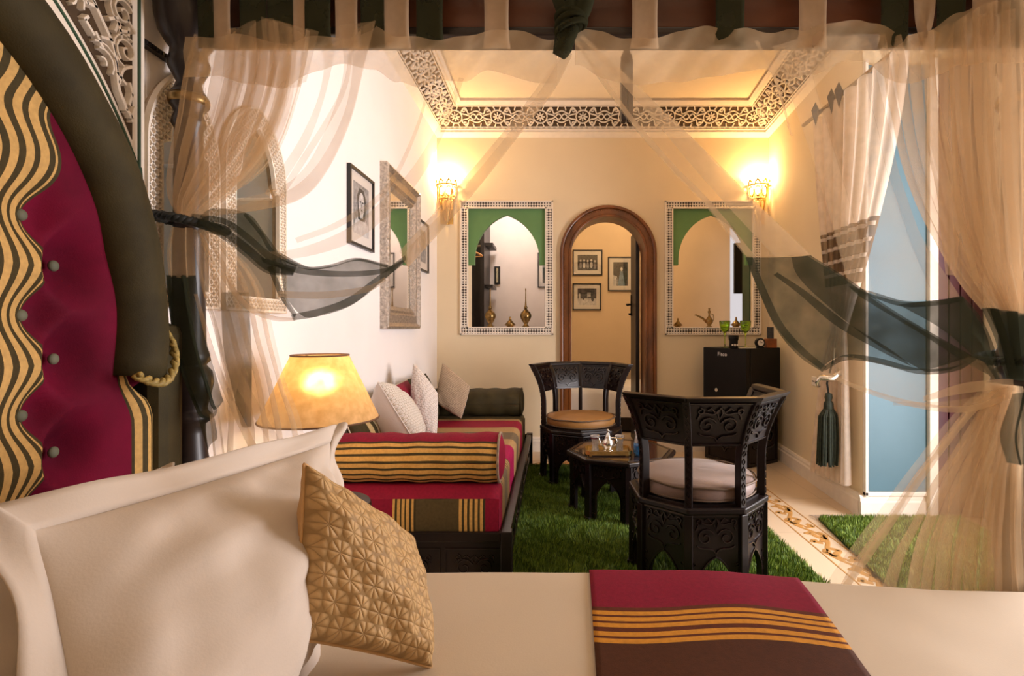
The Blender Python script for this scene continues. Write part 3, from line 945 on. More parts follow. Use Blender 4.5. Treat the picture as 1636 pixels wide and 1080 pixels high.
def make_chair(label, seat, side):
    root = thing('octagonal_chair', label, 'chair', (0, 0, 0), 'carved octagonal chairs')
    R, h = .300, .375
    oct_base(root, R, h, .62, .07, .20)
    m = MB(); m.prism(octagon(R+.014), ident, h, h+.028); m.prism(octagon(R+.004), ident, h-.018, h); m.build('seat_rim', M['wood'], root, local=True, bevel=.007)
    m = MB(); m.prism(octagon(R-.02), ident, h+.028, h+.036); m.build('seat_board', M['wood'], root, local=True)
    # cushion
    m = MB()
    rs = .262
    prof = []
    zc = h+.036
    for i in range(15):
        t = -PI/2+PI*i/14
        rr = rs-.03+.03*max(0, math.cos(t))**.7 if abs(t) < PI/2-.01 else 0
        prof.append((max(rr, 0), zc+.035+.035*math.sin(t)*(1.0)))
    prof = [(0, zc)]+prof[1:-1]+[(rs*.7, zc+.078), (rs*.35, zc+.083), (0, zc+.084)]
    m.lathe(prof, n=40)
    m.v = [(x*(1+.02*math.sin(5*math.atan2(y, x))), y, z+.006*noise.noise(Vector((x*9, y*9, 1)))) for x, y, z in m.v]
    cu = m.build('cushion', seat, root, local=True, smooth=True)
    m = MB()
    m.tube([((rs+.001)*math.cos(q*PI/24), (rs+.001)*math.sin(q*PI/24), zc+.063+.003*math.sin(q)) for q in range(49)], .005, 6, cap=False)
    m.tube([((rs-.002)*math.cos(q*PI/24), (rs-.002)*math.sin(q*PI/24), zc+.012) for q in range(49)], .004, 6, cap=False)
    m.build('piping', side, cu, local=True, smooth=True)
    # back: posts at five corners, four carved panels; the back is centred on +Y
    r_of = lambda z: R-.018+(.085*((z-.56)/.29)**2 if z > .56 else 0)
    zs = [.40+.45*i/14 for i in range(15)]
    angs = [PI/8+k*PI/4 for k in range(0, 5)]
    angs = [a-PI/8 for a in angs]          # 0, 45, 90, 135, 180 degrees about a corner at +Y
    tw = PI/8
    def pillar(a):
        m = MB()
        ca, sa = math.cos(a), math.sin(a)
        vs, fs = [], []
        for z in zs:
            r = r_of(z); wr = .018+.004*sm(.6, .85, z); wt = .015
            for (i, j) in ((-1, -1), (1, -1), (1, 1), (-1, 1)):
                vs.append(((r+i*wr)*ca-j*wt*sa, (r+i*wr)*sa+j*wt*ca, z))
        for i in range(len(zs)-1):
            for k in range(4): fs.append((i*4+k, i*4+(k+1)%4, (i+1)*4+(k+1)%4, (i+1)*4+k))
        fs += [(3, 2, 1, 0), tuple(len(vs)-4+k for k in range(4))]
        m.add(vs, fs)
        o = m.build('back_post', M['wood'], root, local=True, bevel=.003)
        m = MB()
        fo = lambda u, v, n: ((r_of(v)+.018+.004*sm(.6, .85, v)+n)*ca-u*sa, (r_of(v)+.018+.004*sm(.6, .85, v)+n)*sa+u*ca, v)
        for k in range(13):
            z = .425+k*.033
            m.ribbon([(0, z-.013), (.008, z), (0, z+.013), (-.008, z), (0, z-.013)], .004, .004, fo)
        m.build('post_carving', M['wood_hi'], o, recalc=False, local=True)
    for a in angs: pillar(a)
    for k in range(4):
        a, b = angs[k], angs[k+1]
        z0, z1 = .655, .845
        mid = (a+b)/2; nx, ny = math.cos(mid), math.sin(mid)
        hwid = R*math.sin(PI/8)
        def fr(u, v, n, a=a, b=b, nx=nx, ny=ny):
            r = r_of(v); t = u/hwid*.5+.5
            x = lerp(r*math.cos(a), r*math.cos(b), t); y = lerp(r*math.sin(a), r*math.sin(b), t)
            return (x+nx*n, y+ny*n, v)
        m = MB()
        P0 = [[fr(lerp(-hwid, hwid, i), lerp(z0, z1, j/8), -.009) for j in range(9)] for i in (0, 1)]
        P1 = [[fr(lerp(-hwid, hwid, i), lerp(z0, z1, j/8), .009) for j in range(9)] for i in (0, 1)]
        m.grid(P0); m.grid(P1[::-1])
        for j in (0, 8): m.add([P0[0][j], P0[1][j], P1[1][j], P1[0][j]], [(0, 1, 2, 3)])
        p = m.build('back_panel', M['wood'], root, local=True)
        m = MB()
        for sd_, n0, h_ in ((1, .008, .010), (-1, -.008, -.010)):
            for ln in motif(hwid*1.7, (z1-z0)*.92): m.ribbon([(x, (z0+z1)/2+y) for x, y in ln], .009, h_, fr, n0)
            for zz in (z0+.008, z1-.008): m.ribbon([(-hwid*.92, zz), (hwid*.92, zz)], .008, h_*.8, fr, n0)
        m.build('back_carving', M['wood_hi'], p, recalc=False, local=True)
        m = MB()
        P = []
        for i in (-1, 1):
            P.append([fr(i*hwid*1.06, .845, -.020), fr(i*hwid*1.06, .845, .024), fr(i*hwid*1.06, .864, .028), fr(i*hwid*1.06, .868, 0), fr(i*hwid*1.06, .864, -.022)])
        m.add(P[0]+P[1], [(i, (i+1)%5, 5+(i+1)%5, 5+i) for i in range(5)]+[(4,3,2,1,0),(5,6,7,8,9)])
        m.build('top_rail', M['wood'], root, local=True, bevel=.004)
    return root
# NB the octagon's corners are turned so that one back post stands in the middle of the back
chair = make_chair('dark carved octagonal chair with tan seat facing the camera before the doorway', M['seat_tan'], M['seat_side'])
def spin_base(root):
    for o in root.children:
        if o.name.split('.')[0] in ('panel', 'leg', 'seat_rim', 'seat_board'):
            o.rotation_euler = (0, 0, o.rotation_euler.z+PI/8)
spin_base(chair)
chair.location = (.205, 4.06, .012); chair.rotation_euler = (0, 0, -.04)
c2 = copy_tree(chair)
c2['label'] = 'dark carved octagonal chair with taupe seat turned away from the camera'
c2.location = (.655, 2.46, .012); c2.rotation_euler = (0, 0, math.atan2(-.92, .42)-PI/2)
for o in c2.children:
    if o.name.startswith('cushion'):
        o.data = o.data.copy(); o.data.materials[0] = M['seat_grey']

root = thing('octagonal_table', 'low dark carved octagonal table holding the tea tray', 'table', (0, 0, 0))
oct_base(root, .315, .345, .60, .12, .25)
m = MB(); m.prism(octagon(.345), ident, .345, .372); m.build('table_top', M['wood'], root, local=True, bevel=.006)
m = MB(); m.prism(octagon(.30), ident, .3722, .3745); m.build('glass_inset', mat('table_glass', (.03, .015, .012), .06, var=.2, coat=1.0), root, local=True)
m = MB()
for k in range(8):
    (ax, ay), (bx, by) = octagon(.322)[k], octagon(.322)[(k+1) % 8]
    m.ribbon([(ax, ay), (bx, by)], .03, .003, ident, .372)
m.build('rim_inlay', M['wood_hi'], root, local=True)
for o in root.children:
    o.rotation_euler = (0, 0, o.rotation_euler.z+PI/8)
root.location = (.425, 3.36, .012)
TT = .387      # table top height

# ================================================================== TEA THINGS
def lathe_thing(name, prof, loc, mat_, label, cat, group=None, n=20, extra=None):
    m = MB(); m.lathe(prof, (0, 0, 0), n)
    o = m.build(name, mat_, smooth=True)
    o.location = loc
    return tag(o, label, cat, group)
tx, ty = .330, 3.26
root = thing('tea_tray', 'rectangular brass-rimmed tray on the octagonal table', 'tray', (tx, ty, TT))
m = MB(); m.box(tx-.125, tx+.125, ty-.075, ty+.075, TT+.006, TT+.012); m.build('tray_base', M['silver'], root, bevel=.004)
m = MB()
pts = [(tx+a*.135, ty+b*.085) for a, b in ((-1, -.7), (-.85, -1), (.85, -1), (1, -.7), (1, .7), (.85, 1), (-.85, 1), (-1, .7))]
m.ribbon(pts, .012, .022, ident, TT+.008, closed=True); m.build('rim', M['brass'], root)
for a in (-1, 1):
    for b in (-1, 1):
        m = MB(); m.box(tx+a*.11-.008, tx+a*.11+.008, ty+b*.06-.008, ty+b*.06+.008, TT, TT+.008); m.build('foot', M['brass'], root)
tz = TT+.0125
gp = [(.0, .0), (.022, .0), (.024, .004), (.019, .03), (.022, .06), (.031, .092), (.029, .092), (.020, .06), (.017, .032), (.020, .008), (0, .008)]
for dx, dy, lb in ((-.075, .02, 'small clear tea glass at the left of the tray'), (.075, .02, 'small clear tea glass at the right of the tray')):
    g = lathe_thing('tea_glass', gp, (tx+dx, ty+dy, tz), M['tea_glass'], lb, 'glass', 'tea glasses on the tray')
    m = MB(); m.tube([(.0285*math.cos(q*PI/10), .0285*math.sin(q*PI/10), .078) for q in range(21)], .003, 6, cap=False)
    m.build('painted_band', M['brass'] if dx > 0 else M['velvet'], g, local=True)
root = thing('teapot', 'small polished silver teapot in the middle of the tray', 'teapot', (tx, ty-.015, tz))
prof = [(0, .004), (.024, .004), (.026, .010), (.020, .018), (.034, .035), (.038, .05), (.033, .068), (.018, .082), (.020, .088), (.014, .10), (.008, .112), (.004, .118), (.008, .124), (.009, .13), (.003, .138), (0, .14)]
m = MB(); m.lathe(prof, n=22); m.build('body', M['silver'], root, smooth=True, local=True)
m = MB(); m.tube([(-.03, 0, .04), (-.05, 0, .055), (-.055, 0, .08), (-.065, 0, .088)], [.009, .007, .005, .004], 8); m.build('spout', M['silver'], root, smooth=True, local=True)
m = MB(); m.tube([(.02, 0, .084), (.045, 0, .085), (.056, 0, .065), (.05, 0, .042), (.034, 0, .036)], .0045, 8); m.build('handle', M['silver'], root, smooth=True, local=True)
for k in range(3):
    a = k*2*PI/3-.5
    m = MB(); m.tube([(.018*math.cos(a), .018*math.sin(a), .016), (.03*math.cos(a), .03*math.sin(a), .0055)], .005, 6)
    m.build('foot', M['silver'], root, smooth=True, local=True)
# blue glass vase with a sprig
root = thing('vase', 'clear glass vase with blue bottom beside the tea tray', 'vase', (.522, 3.20, TT))
m = MB(); m.lathe([(0, 0), (.036, 0), (.042, .02), (.044, .06), (.037, .10), (.032, .125), (.038, .15), (.035, .15), (.029, .125), (.034, .10), (.041, .06), (.039, .022), (.033, .006), (0, .006)], n=22); m.build('glass_body', M['tea_glass'], root, smooth=True, local=True)
m = MB()
for k in range(46):
    a = random.uniform(0, 2*PI); r = random.uniform(0, .03); z = .013+random.uniform(0, .045)
    m.ball((r*math.cos(a), r*math.sin(a), z), .007, nu=6, nv=5)
m2 = MB(); m2.lathe([(.037, .0), (.0432, .02), (.0452, .06), (.0425, .078)], n=22); bb = m2.build('blue_base', mat('blue_tinted_glass', rgb('#2c86cf'), .08, var=.5, vs=70, trans=.5, coat=.5), root, smooth=True, local=True)
g = m.build('blue_pebbles', mat('blue_pebble', rgb('#2f8fd8'), .15, var=.4, vs=60, coat=1), root, local=True); g['kind'] = 'stuff'
for k in range(4):
    a = k*1.7
    m = MB(); m.prism([(0, .05), (-.012, .10), (-.008, .15), (0, .165), (.010, .15), (.012, .10)], lambda u, v, n, a=a: ((.010+n+.02*max(0, v-.1)*8)*math.cos(a)-u*math.sin(a), (.010+n+.02*max(0, v-.1)*8)*math.sin(a)+u*math.cos(a), v), 0, .002)
    m.build('leaf', M['green_paint'], root, local=True)

# ================================================================== FRIDGE AND STAND
N0 = Vector((1.575, 4.36, 0)); e1 = Vector((.849, .529, 0)); e2 = Vector((-.529, .849, 0))
def fbox(m, a0, a1, b0, b1, z0, z1):
    c = N0+e1*((a0+a1)/2)+e2*((b0+b1)/2)+Vector((0, 0, (z0+z1)/2))
    m.obox(c, e1*(a1-a0)/2, e2*(b1-b0)/2, Vector((0, 0, (z1-z0)/2)))
FW, FD, FZ = .46, .45, .986
root = thing('carved_stand', 'dark carved wooden stand under the black fridge', 'cabinet', tuple(N0+e1*.22+e2*.23))
m = MB(); fbox(m, .02, FD-.03, .0, FW, .0, .50); m.build('body', M['wood'], root, bevel=.006)
m = MB(); fbox(m, .0, FD-.01, -.01, FW+.01, .50, .518); m.build('top_board', M['wood'], root, bevel=.005)
m = MB()
frs = lambda u, v, n: tuple(N0+e1*(.21+u)-e2*n+Vector((0, 0, .25+v)))
for ln in motif(.34, .36): m.ribbon(ln, .016, .012, frs, 0)
frf = lambda u, v, n: tuple(N0+e1*(.02-n)+e2*(FW/2+u)+Vector((0, 0, .25+v)))
for ln in motif(.38, .36): m.ribbon(ln, .016, .012, frf, 0)
for q in (frs, frf): m.ribbon([(-.18, -.22), (.18, -.22), (.18, .22), (-.18, .22)], .014, .012, q, 0, closed=True)
m.build('carving', M['wood_hi'], root, recalc=False)
root = thing('mini_fridge', 'black mini fridge on the carved stand in the corner', 'fridge', tuple(N0+e1*.22+e2*.23+Vector((0, 0, .52))))
m = MB(); fbox(m, .055, FD, 0, FW, .535, FZ); m.build('body', M['black'], root, bevel=.006)
m = MB(); fbox(m, 0, .05, 0, FW, .535, FZ); d = m.build('door', M['black'], root, bevel=.008)
for a in (.05, .38):
    for b in (.04, .40):
        m = MB(); fbox(m, a, a+.03, b, b+.03, .519, .536); m.build('foot', M['black'], root)
m = MB(); c = N0+e2*.30+Vector((0, 0, .62))-e1*.001
m.tube([c, c-e1*.012], .016, 14); m.build('lock', M['silver'], d)
tx_ = bpy.data.curves.new('lettering', 'FONT'); tx_.body = 'Fitco'; tx_.size = .048; tx_.extrude = .0008; tx_.space_character = 1.05
tob = bpy.data.objects.new('lettering_curve', tx_)
lo = bpy.data.objects.new('lettering', bpy.data.meshes.new_from_object(tob)); col.objects.link(lo)
bpy.data.objects.remove(tob)
lo.parent = d
Rm = Matrix((( -e2.x, 0, -e1.x), (-e2.y, 0, -e1.y), (0, 1, 0)))
lo.rotation_euler = Rm.to_euler()
lo.location = (N0+e2*.295-e1*.0018+Vector((0, 0, .915)))-root.location
lo.data.materials.clear(); lo.data.materials.append(mat('white_print', (.8, .78, .76), .5, var=0))
# on the fridge
wg = [(0, 0), (.034, 0), (.034, .003), (.006, .008), (.004, .03), (.004, .10), (.010, .125), (.034, .15), (.044, .19), (.046, .225), (.044, .232), (.042, .225), (.040, .19), (.030, .153), (.006, .13), (0, .128)]
P = at(1158, 556, 4.60); q = lathe_thing('wine_glass', wg, (P.x, 4.60, FZ), M['glass_green'], 'green wine glass behind the black mug on the fridge', 'glass', 'green wine glasses on the fridge')
P = at(1191, 556, 4.52); q = lathe_thing('wine_glass', wg, (P.x, 4.52, FZ), M['glass_green'], 'green wine glass right of the black mug on the fridge', 'glass', 'green wine glasses on the fridge')
P = at(1172, 556, 4.47)
root = thing('mug', 'black mug with white mark on top of the fridge', 'mug', (P.x, 4.47, FZ))
m = MB(); m.lathe([(0, 0), (.034, 0), (.036, .004), (.035, .06), (.040, .075), (.041, .108), (.038, .108), (.036, .075), (.031, .008), (0, .008)], n=24); m.build('cup', M['black'], root, smooth=True, local=True)
m = MB()
for k in range(3): m.obox((-.02+k*.02, -.0345, .028), (.007, 0, 0), (0, .002, 0), (0, 0, .007 if k != 1 else .009))
m.build('white_mark', M['white'], root, local=True)
m = MB(); m.obox(tuple(N0+e1*.12+e2*.10+Vector((0, 0, FZ+.003))), (.07, 0, 0), (0, .05, 0), (0, 0, .0028))
one(m, 'notepad', M['white'], 'flat white pad lying on the fridge', 'pad')
P = at(1214, 556, 4.50)
root = thing('alarm_clock', 'small round black clock on the fridge', 'clock', (P.x, 4.50, FZ))
m = MB(); m.tube([(0, -.02, .045), (0, .02, .045)], .040, 20); m.obox((0, 0, .006), (.03, 0, 0), (0, .02, 0), (0, 0, .006)); m.build('case', M['black'], root, local=True, bevel=.003)
m = MB(); m.tube([(0, -.022, .045), (0, -.0205, .045)], .026, 20); f_ = m.build('dial', M['mount'], root, local=True)
m = MB(); m.obox((0, -.0228, .053), (.002, 0, 0), (0, .0006, 0), (0, 0, .010)); m.obox((.007, -.0228, .045), (.008, 0, 0), (0, .0006, 0), (0, 0, .002)); m.build('hand', M['black'], f_, local=True)
P = at(1231, 556, 4.56)
root = thing('card_holder', 'wooden block holding a dark card on the fridge', 'card holder', (P.x, 4.56, FZ))
m = MB(); m.box(-.045, .045, -.03, .03, 0, .078); m.build('block', mat('orange_wood', rgb('#8a4a1c'), .5, var=.3, vs=20), root, local=True, bevel=.004)
m = MB(); m.box(-.028, .028, .0, .006, .078, .178); m.build('card', M['paper_dark'], root, local=True)
# plugs by the fridge
for X_, lb in ((1.27, 'white wall socket with a black plug left of the fridge'), (1.38, 'white wall socket half hidden behind the fridge')):
    root = thing('wall_socket', lb, 'socket', (X_, YB-.006, .40))
    m = MB(); m.obox((0, 0, .04), (.045, 0, 0), (0, .006, 0), (0, 0, .04)); m.build('plate', M['white'], root, local=True, bevel=.004)
    if X_ < 1.3:
        m = MB(); m.tube([(.01, -.008, .04), (.01, -.05, .04)], .02, 12); m.tube([(.01, -.05, .04), (.02, -.07, .03), (.05, -.07, -.15), (.12, -.06, -.3), (.2, -.05, -.38)], .006, 6); m.build('plug', M['black'], root, local=True)

# ================================================================== DAYBED
SY0, SY1, SX1 = 2.32, 4.42, -.24
root = thing('daybed', 'dark carved wooden daybed frame along the left wall', 'daybed', (-.65, 3.37, 0))
for (x, y) in ((-.205, 2.31), (-.205, 4.46), (-1.05, 2.31), (-1.05, 4.46)):
    m = MB(); m.box(x-.025, x+.025, y-.025, y+.025, 0, .275); m.build('leg', M['wood'], root, bevel=.004)
m = MB(); m.box(-.228, -.188, 2.335, 4.435, .225, .268); m.build('side_rail', M['wood'], root, bevel=.004)
m = MB(); m.box(-.215, -.20, 2.335, 4.435, .07, .10); m.build('lower_rail', M['wood'], root, bevel=.003)
for k in range(6):
    y = 2.335+2.10*(k+.5)/6
    m = MB(); m.box(-.214, -.202, y-.13, y+.13, .11, .215); p = m.build('side_panel', M['wood'], root, bevel=.003)
    m = MB()
    for ln in motif(.24, .095): m.ribbon(ln, .006, .004, lambda u, v, n, y=y: (-.202+n, y+u, .163+v), 0)
    m.build('panel_carving', M['wood_hi'], p, recalc=False)
m = MB(); m.box(-1.03, -.23, 2.30, 2.335, .225, .268); m.build('end_rail', M['wood'], root, bevel=.004)
m = MB(); m.box(-1.03, -.23, 2.31, 2.33, .02, .225); p = m.build('end_panel', M['wood'], root)
m = MB()
fe = lambda u, v, n: (u, 2.31-n, v)
for x0 in (-1.02, -.745, -.47):
    m.ribbon([(x0, .04), (x0+.25, .04), (x0+.25, .195), (x0, .195)], .008, .006, fe, 0, closed=True)
    for ln in motif(.20, .12): m.ribbon([(x0+.125+x, .118+y) for x, y in ln], .006, .006, fe, 0)
m.build('panel_carving', M['wood_hi'], p, recalc=False)
m = MB(); m.box(-1.03, -.23, 4.435, 4.47, .03, .268); m.build('end_rail', M['wood'], root, bevel=.004)
m = MB(); m.box(-1.05, -.23, 2.335, 4.435, .215, .24); m.build('slat_base', M['wood'], root)

# mattress with cross stripes
def yb(Y): return (Y-SY0)/(SY1-SY0)
TAN = rgb('#a8875a'); GREY = rgb('#6f5f4a'); BUR = rgb('#8a1030'); OL = rgb('#57492c'); DKB = rgb('#8c0f2d')
st = [(0, BUR)]
def fine(a, b, n, c1, c2):
    out = []
    for i in range(n):
        out.append((lerp(a, b, i/n), c1)); out.append((lerp(a, b, (i+.55)/n), c2))
    return out
st += fine(yb(2.46), yb(2.59), 4, TAN, OL)+[(yb(2.59), GREY)]+fine(yb(2.74), yb(2.88), 4, TAN, OL)+[(yb(2.88), rgb('#9c1148')), (yb(3.20), TAN), (yb(3.36), GREY), (yb(3.58), TAN), (yb(3.75), DKB), (yb(4.03), TAN), (yb(4.10), OL)]
M['daybed_stripe'] = stripes('daybed_stripes', st, 0)
root = thing('daybed_mattress', 'burgundy and tan striped mattress on the daybed', 'mattress', (-.66, 3.37, .24))
m = MB()
def rect_ring(x0, x1, y0, y1, z0, z1, r, ns=60, nc=6):
    """rounded slab swept along Y: rows across X"""
    cross = []
    for a, cx, cz in ((PI, x0+r, z1-r), (PI/2, x1-r, z1-r)):
        for i in range(nc+1):
            t = a-PI/2*i/nc
            cross.append((cx+r*math.cos(t), cz+r*math.sin(t)))
        if a == PI:
            for i in range(1, 12): cross.append((lerp(x0+r, x1-r, i/12), z1))
    cross = [(x0, z0)]+[(x0, lerp(z0, z1-r, .5))]+cross+[(x1, lerp(z0, z1-r, .5)), (x1, z0)]
    P, U = [], []
    for k in range(ns+1):
        y = lerp(y0, y1, k/ns)
        e = min(k/ns, 1-k/ns)*(y1-y0)
        drop = r*(1-math.sqrt(max(0, 1-(1-min(e, r)/r)**2))) if e < r else 0
        row, ur = [], []
        for (x, z) in cross:
            zz = z-drop if z > z0+.5*(z1-z0) else z
            row.append((x+.006*noise.noise(Vector((y*4, z*6, 3)))*(x > x1-.1), y, zz+.004*noise.noise(Vector((x*5, y*5, 0)))))
            ur.append(((y-y0)/(y1-y0), (x-x0)/(x1-x0)))
        P.append(row); U.append(ur)
    return P, U
P, U = rect_ring(XL+.02, SX1, SY0, SY1, .242, .452, .045)
m.grid(P, U)
m.build('cover', M['daybed_stripe'], root, smooth=True)
# end faces
def xs(px): return (px-VX)/F*SY0
uu = lambda X: (X-(XL+.02))/(SX1-XL-.02)
es = [(0, BUR)]+fine(uu(xs(627)), uu(xs(664)), 5, GOLD, OLIVE)+[(uu(xs(664)), OL)]+fine(uu(xs(733)), uu(xs(775)), 5, GOLD, OLIVE)+[(uu(xs(775)), BUR)]
M['daybed_end'] = stripes('daybed_end_stripes', es, 0)
for yy, nm in ((SY0, 'near'), (SY1, 'far')):
    m = MB()
    G, UU = [], []
    for i in range(25):
        x = lerp(XL+.02, SX1, i/24)
        e = min(x-XL-.02, SX1-x); dr = .045*(1-math.sqrt(max(0, 1-(1-min(e, .045)/.045)**2)))
        G.append([(x, yy+(0.0 if j in (0,) else (-.008 if yy == SY0 else .008))*math.sin(PI*j/6), lerp(.242, .452-.045-dr*.0, j/6)) for j in range(7)]); UU.append([((x-XL-.02)/(SX1-XL-.02), j/6) for j in range(7)])
    m.grid(G, UU); m.build('end_face', M['daybed_end'] if yy == SY0 else M['olive'], root, smooth=True, recalc=False)

# bolsters
def bolster(name, loc_y, x0, x1, r, zc, mat_, end_mat, label, sag=.01, cordm=None):
    root = thing(name, label, 'bolster', ((x0+x1)/2, loc_y, zc-r), 'bolsters on the daybed')
    m = MB(); P, U = [], []
    for i in range(41):
        x = lerp(x0, x1, i/40)
        rr = r*(1+.025*math.sin(i*.9)+.02*noise.noise(Vector((x*6, 2, 0))))
        row, ur = [], []
        for k in range(33):
            a = 2*PI*k/32
            row.append((x, loc_y-rr*math.cos(a)*1.04, zc+max(rr*math.sin(a), -r*.92)+.006*noise.noise(Vector((x*5, a, 1)))))
            ur.append((k/32, i/40))
        P.append(row); U.append(ur)
    m.grid(P, U); m.build('cover', mat_, root, smooth=True, recalc=False)
    for xe, s in ((x0, -1), (x1, 1)):
        m = MB(); P = []
        for j in range(7):
            t = j/6
            rr = r*(1-t); P.append([(xe+s*.03*math.sin(min(1, t*1.3)*PI/2)*(1-.4*t), loc_y-rr*math.cos(2*PI*k/32)*1.04, zc+max(rr*math.sin(2*PI*k/32), -r*.92)) for k in range(33)])
        m.grid(P); e = m.build('end_cap', end_mat, root, smooth=True)
        if cordm:
            m = MB(); m.tube([(xe+s*.002, loc_y-r*1.05*math.cos(2*PI*k/32), zc+max(r*math.sin(2*PI*k/32), -r*.92)) for k in range(33)], .006, 6, cap=False); m.build('piping', cordm, root, smooth=True)
# u: 0 = towards the viewer, .25 = top, .75 = underside
stp = [(0, OLIVE), (.014, GOLD), (.044, OLIVE), (.060, GOLD), (.088, OLIVE), (.104, GOLD), (.126, OLIVE), (.142, BUR), (.78, OLIVE), (.845, GOLD), (.87, OLIVE), (.886, GOLD), (.912, OLIVE), (.928, GOLD), (.956, OLIVE), (.972, GOLD), (.998, OLIVE)]
M['bolster_stripe'] = stripes('bolster_stripes', stp, 0)
M['end_stripe'] = mat('bolster_end', rgb('#8d7a66'), .7, var=.3, vs=40)
bolster('bolster', 2.455, XL+.03, -.250, .112, .556, M['bolster_stripe'], M['burg'], 'burgundy bolster with gold stripes at the near end of the daybed', cordm=M['end_stripe'])
bolster('bolster', 4.27, XL+.03, -.26, .110, .562, M['olive'], M['olive'], 'plain olive bolster at the far end of the daybed', cordm=M['olive'])

# ================================================================== CUSHIONS
def cushion(name, C, thick, front, back, label, cat='cushion', group=None, pinch=.07, nu=28, flange=0, wr=.004, seed=0, back_thick=None, piping=None, power=.42, flange_mat=None):
    """stuffed square from its four corners C = BL, BR, TR, TL (front face looks along u x v)"""
    BL, BR, TR, TL = [Vector(p) for p in C]
    cen = (BL+BR+TR+TL)/4
    nrm = ((BR-BL)+(TR-TL)).cross((TL-BL)+(TR-BR)).normalized()
    W = ((BR-BL).length+(TR-TL).length)/2; Hh = ((TL-BL).length+(TR-BR).length)/2
    root = thing(name, label, cat, (cen.x, cen.y, min(p.z for p in (BL, BR, TR, TL))), group)
    bt = thick*.8 if back_thick is None else back_thick
    def base(u, v):
        uu = u*(1-pinch*(1-v*v)); vv = v*(1-pinch*(1-u*u))
        a, b = (uu+1)/2, (vv+1)/2
        return BL*(1-a)*(1-b)+BR*a*(1-b)+TR*a*b+TL*(1-a)*b
    for side, t, mt, nm in ((1, thick, front, 'front_panel'), (-1, bt, back, 'back_panel')):
        m = MB(); P, U = [], []
        for i in range(nu+1):
            row, ur = [], []
            for j in range(nu+1):
                u, v = -math.cos(PI*i/nu), -math.cos(PI*j/nu)
                k = max(0, (1-u*u)*(1-v*v))**power
                w_ = noise.noise(Vector((u*2.2+seed, v*2.2, side*3.0)))*wr*2.2+noise.noise(Vector((u*5+seed, v*5, side*7.0)))*wr
                p = base(u, v)+nrm*side*(t*k+w_*min(1, k*2.5))
                row.append(p); ur.append(((u+1)/2*W, (v+1)/2*Hh))
            P.append(row); U.append(ur)
        m.grid(P, U)
        m.build(nm, mt, root, smooth=True, recalc=False)
    if piping:
        m = MB(); pts = []
        for k in range(80):
            t = k/20; e = int(t); f = -math.cos(PI*(t-e))
            u, v = ((f, -1), (1, f), (-f, 1), (-1, -f))[e]
            pts.append(base(u, v))
        m.tube(pts+[pts[0]], .0035, 5, cap=False); m.build('piping', piping, root, smooth=True)
    if flange:
        m = MB(); P = []
        for k in range(161):
            t = (k/40) % 4; e = int(t); f = -math.cos(PI*(t-e))
            u, v = ((f, -1), (1, f), (-f, 1), (-1, -f))[e]
            row = []
            for q in range(5):
                s_ = 1+q/4*flange
                ripple = nrm*(.012*q/4*math.sin(k*.55+seed)+.016*(q/4)*noise.noise(Vector((k*.11, seed, q*.2))))
                p0 = base(u, v); d = (p0-cen)
                uu, vv = u*(1+q/4*flange*2/W), v*(1+q/4*flange*2/Hh)
                a, b = (uu*(1-pinch*(1-min(1, v*v)))+1)/2, (vv*(1-pinch*(1-min(1, u*u)))+1)/2
                row.append(BL*(1-a)*(1-b)+BR*a*(1-b)+TR*a*b+TL*(1-a)*b+ripple)
            P.append(row)
        m.grid(P); m.build('flange', flange_mat or front, root, smooth=True, recalc=False, solid=.003)
    return root

# three embroidered cushions on the daybed (corners: lower left, lower right, upper right, upper left)
# the near white cushion shows its plain side to the left and its embroidered face to the right
cushion('cushion', [at(666, 710, 2.66), at(674, 694, 2.90), at(634, 630, 2.98), at(604, 611, 2.72)], .075, M['white_cushion2'], M['cushion_back'],
        'white cushion with ivory dotted face, nearest of the three on the daybed', group='embroidered cushions on the daybed', seed=1, back_thick=.15, piping=M['cushion_back'], pinch=-.07)
cushion('cushion', [at(655, 688, 3.36), at(697, 700, 3.38), at(699, 628, 3.46), at(660, 581, 3.48)], .09, M['white_cushion'], M['cushion_back'],
        'white embroidered cushion between the dotted and the beige cushions', group='embroidered cushions on the daybed', seed=2, back_thick=.15, pinch=-.08)
cushion('cushion', [at(696, 643, 4.02), at(737, 669, 4.02), at(751, 617, 4.06), at(707, 580, 4.12)], .055, M['beige_cushion'], M['cushion_back'],
        'beige textured cushion leaning by the olive bolster', group='embroidered cushions on the daybed', seed=3, back_thick=.08, pinch=-.03)

# back cushions against the left wall
bst = [(0, OLIVE), (.10, rgb('#c7ab77')), (.14, OLIVE), (.17, rgb('#d9c9a5')), (.2, BURG), (.62, OLIVE), (.66, GOLD), (.70, OLIVE), (.74, GOLD), (.78, OLIVE)]
M['back_stripe'] = stripes('back_cushion_stripes', bst, 0)
M['piping_cream'] = mat('cream_piping', (.72, .63, .48), .7, var=.1)
for (y0, y1, zt, lb) in ((2.52, 3.05, .74, 'olive and burgundy striped back cushion behind the lamp shade'), (3.06, 3.62, .80, 'burgundy back cushion with gold braid behind the white cushions'), (3.64, 4.14, .80, 'olive back cushion behind the beige cushion')):
    cushion('back_cushion', [(-.90, y0, .46), (-.90, y1, .46), (-1.00, y1, zt), (-1.00, y0, zt)], .07, M['back_stripe'] if y0 < 3.6 else M['olive'], M['olive'], lb, group='back cushions along the daybed wall', seed=y0*3, back_thick=.045, pinch=.04, piping=M['piping_cream'] if y0 < 3.6 else M['olive'])

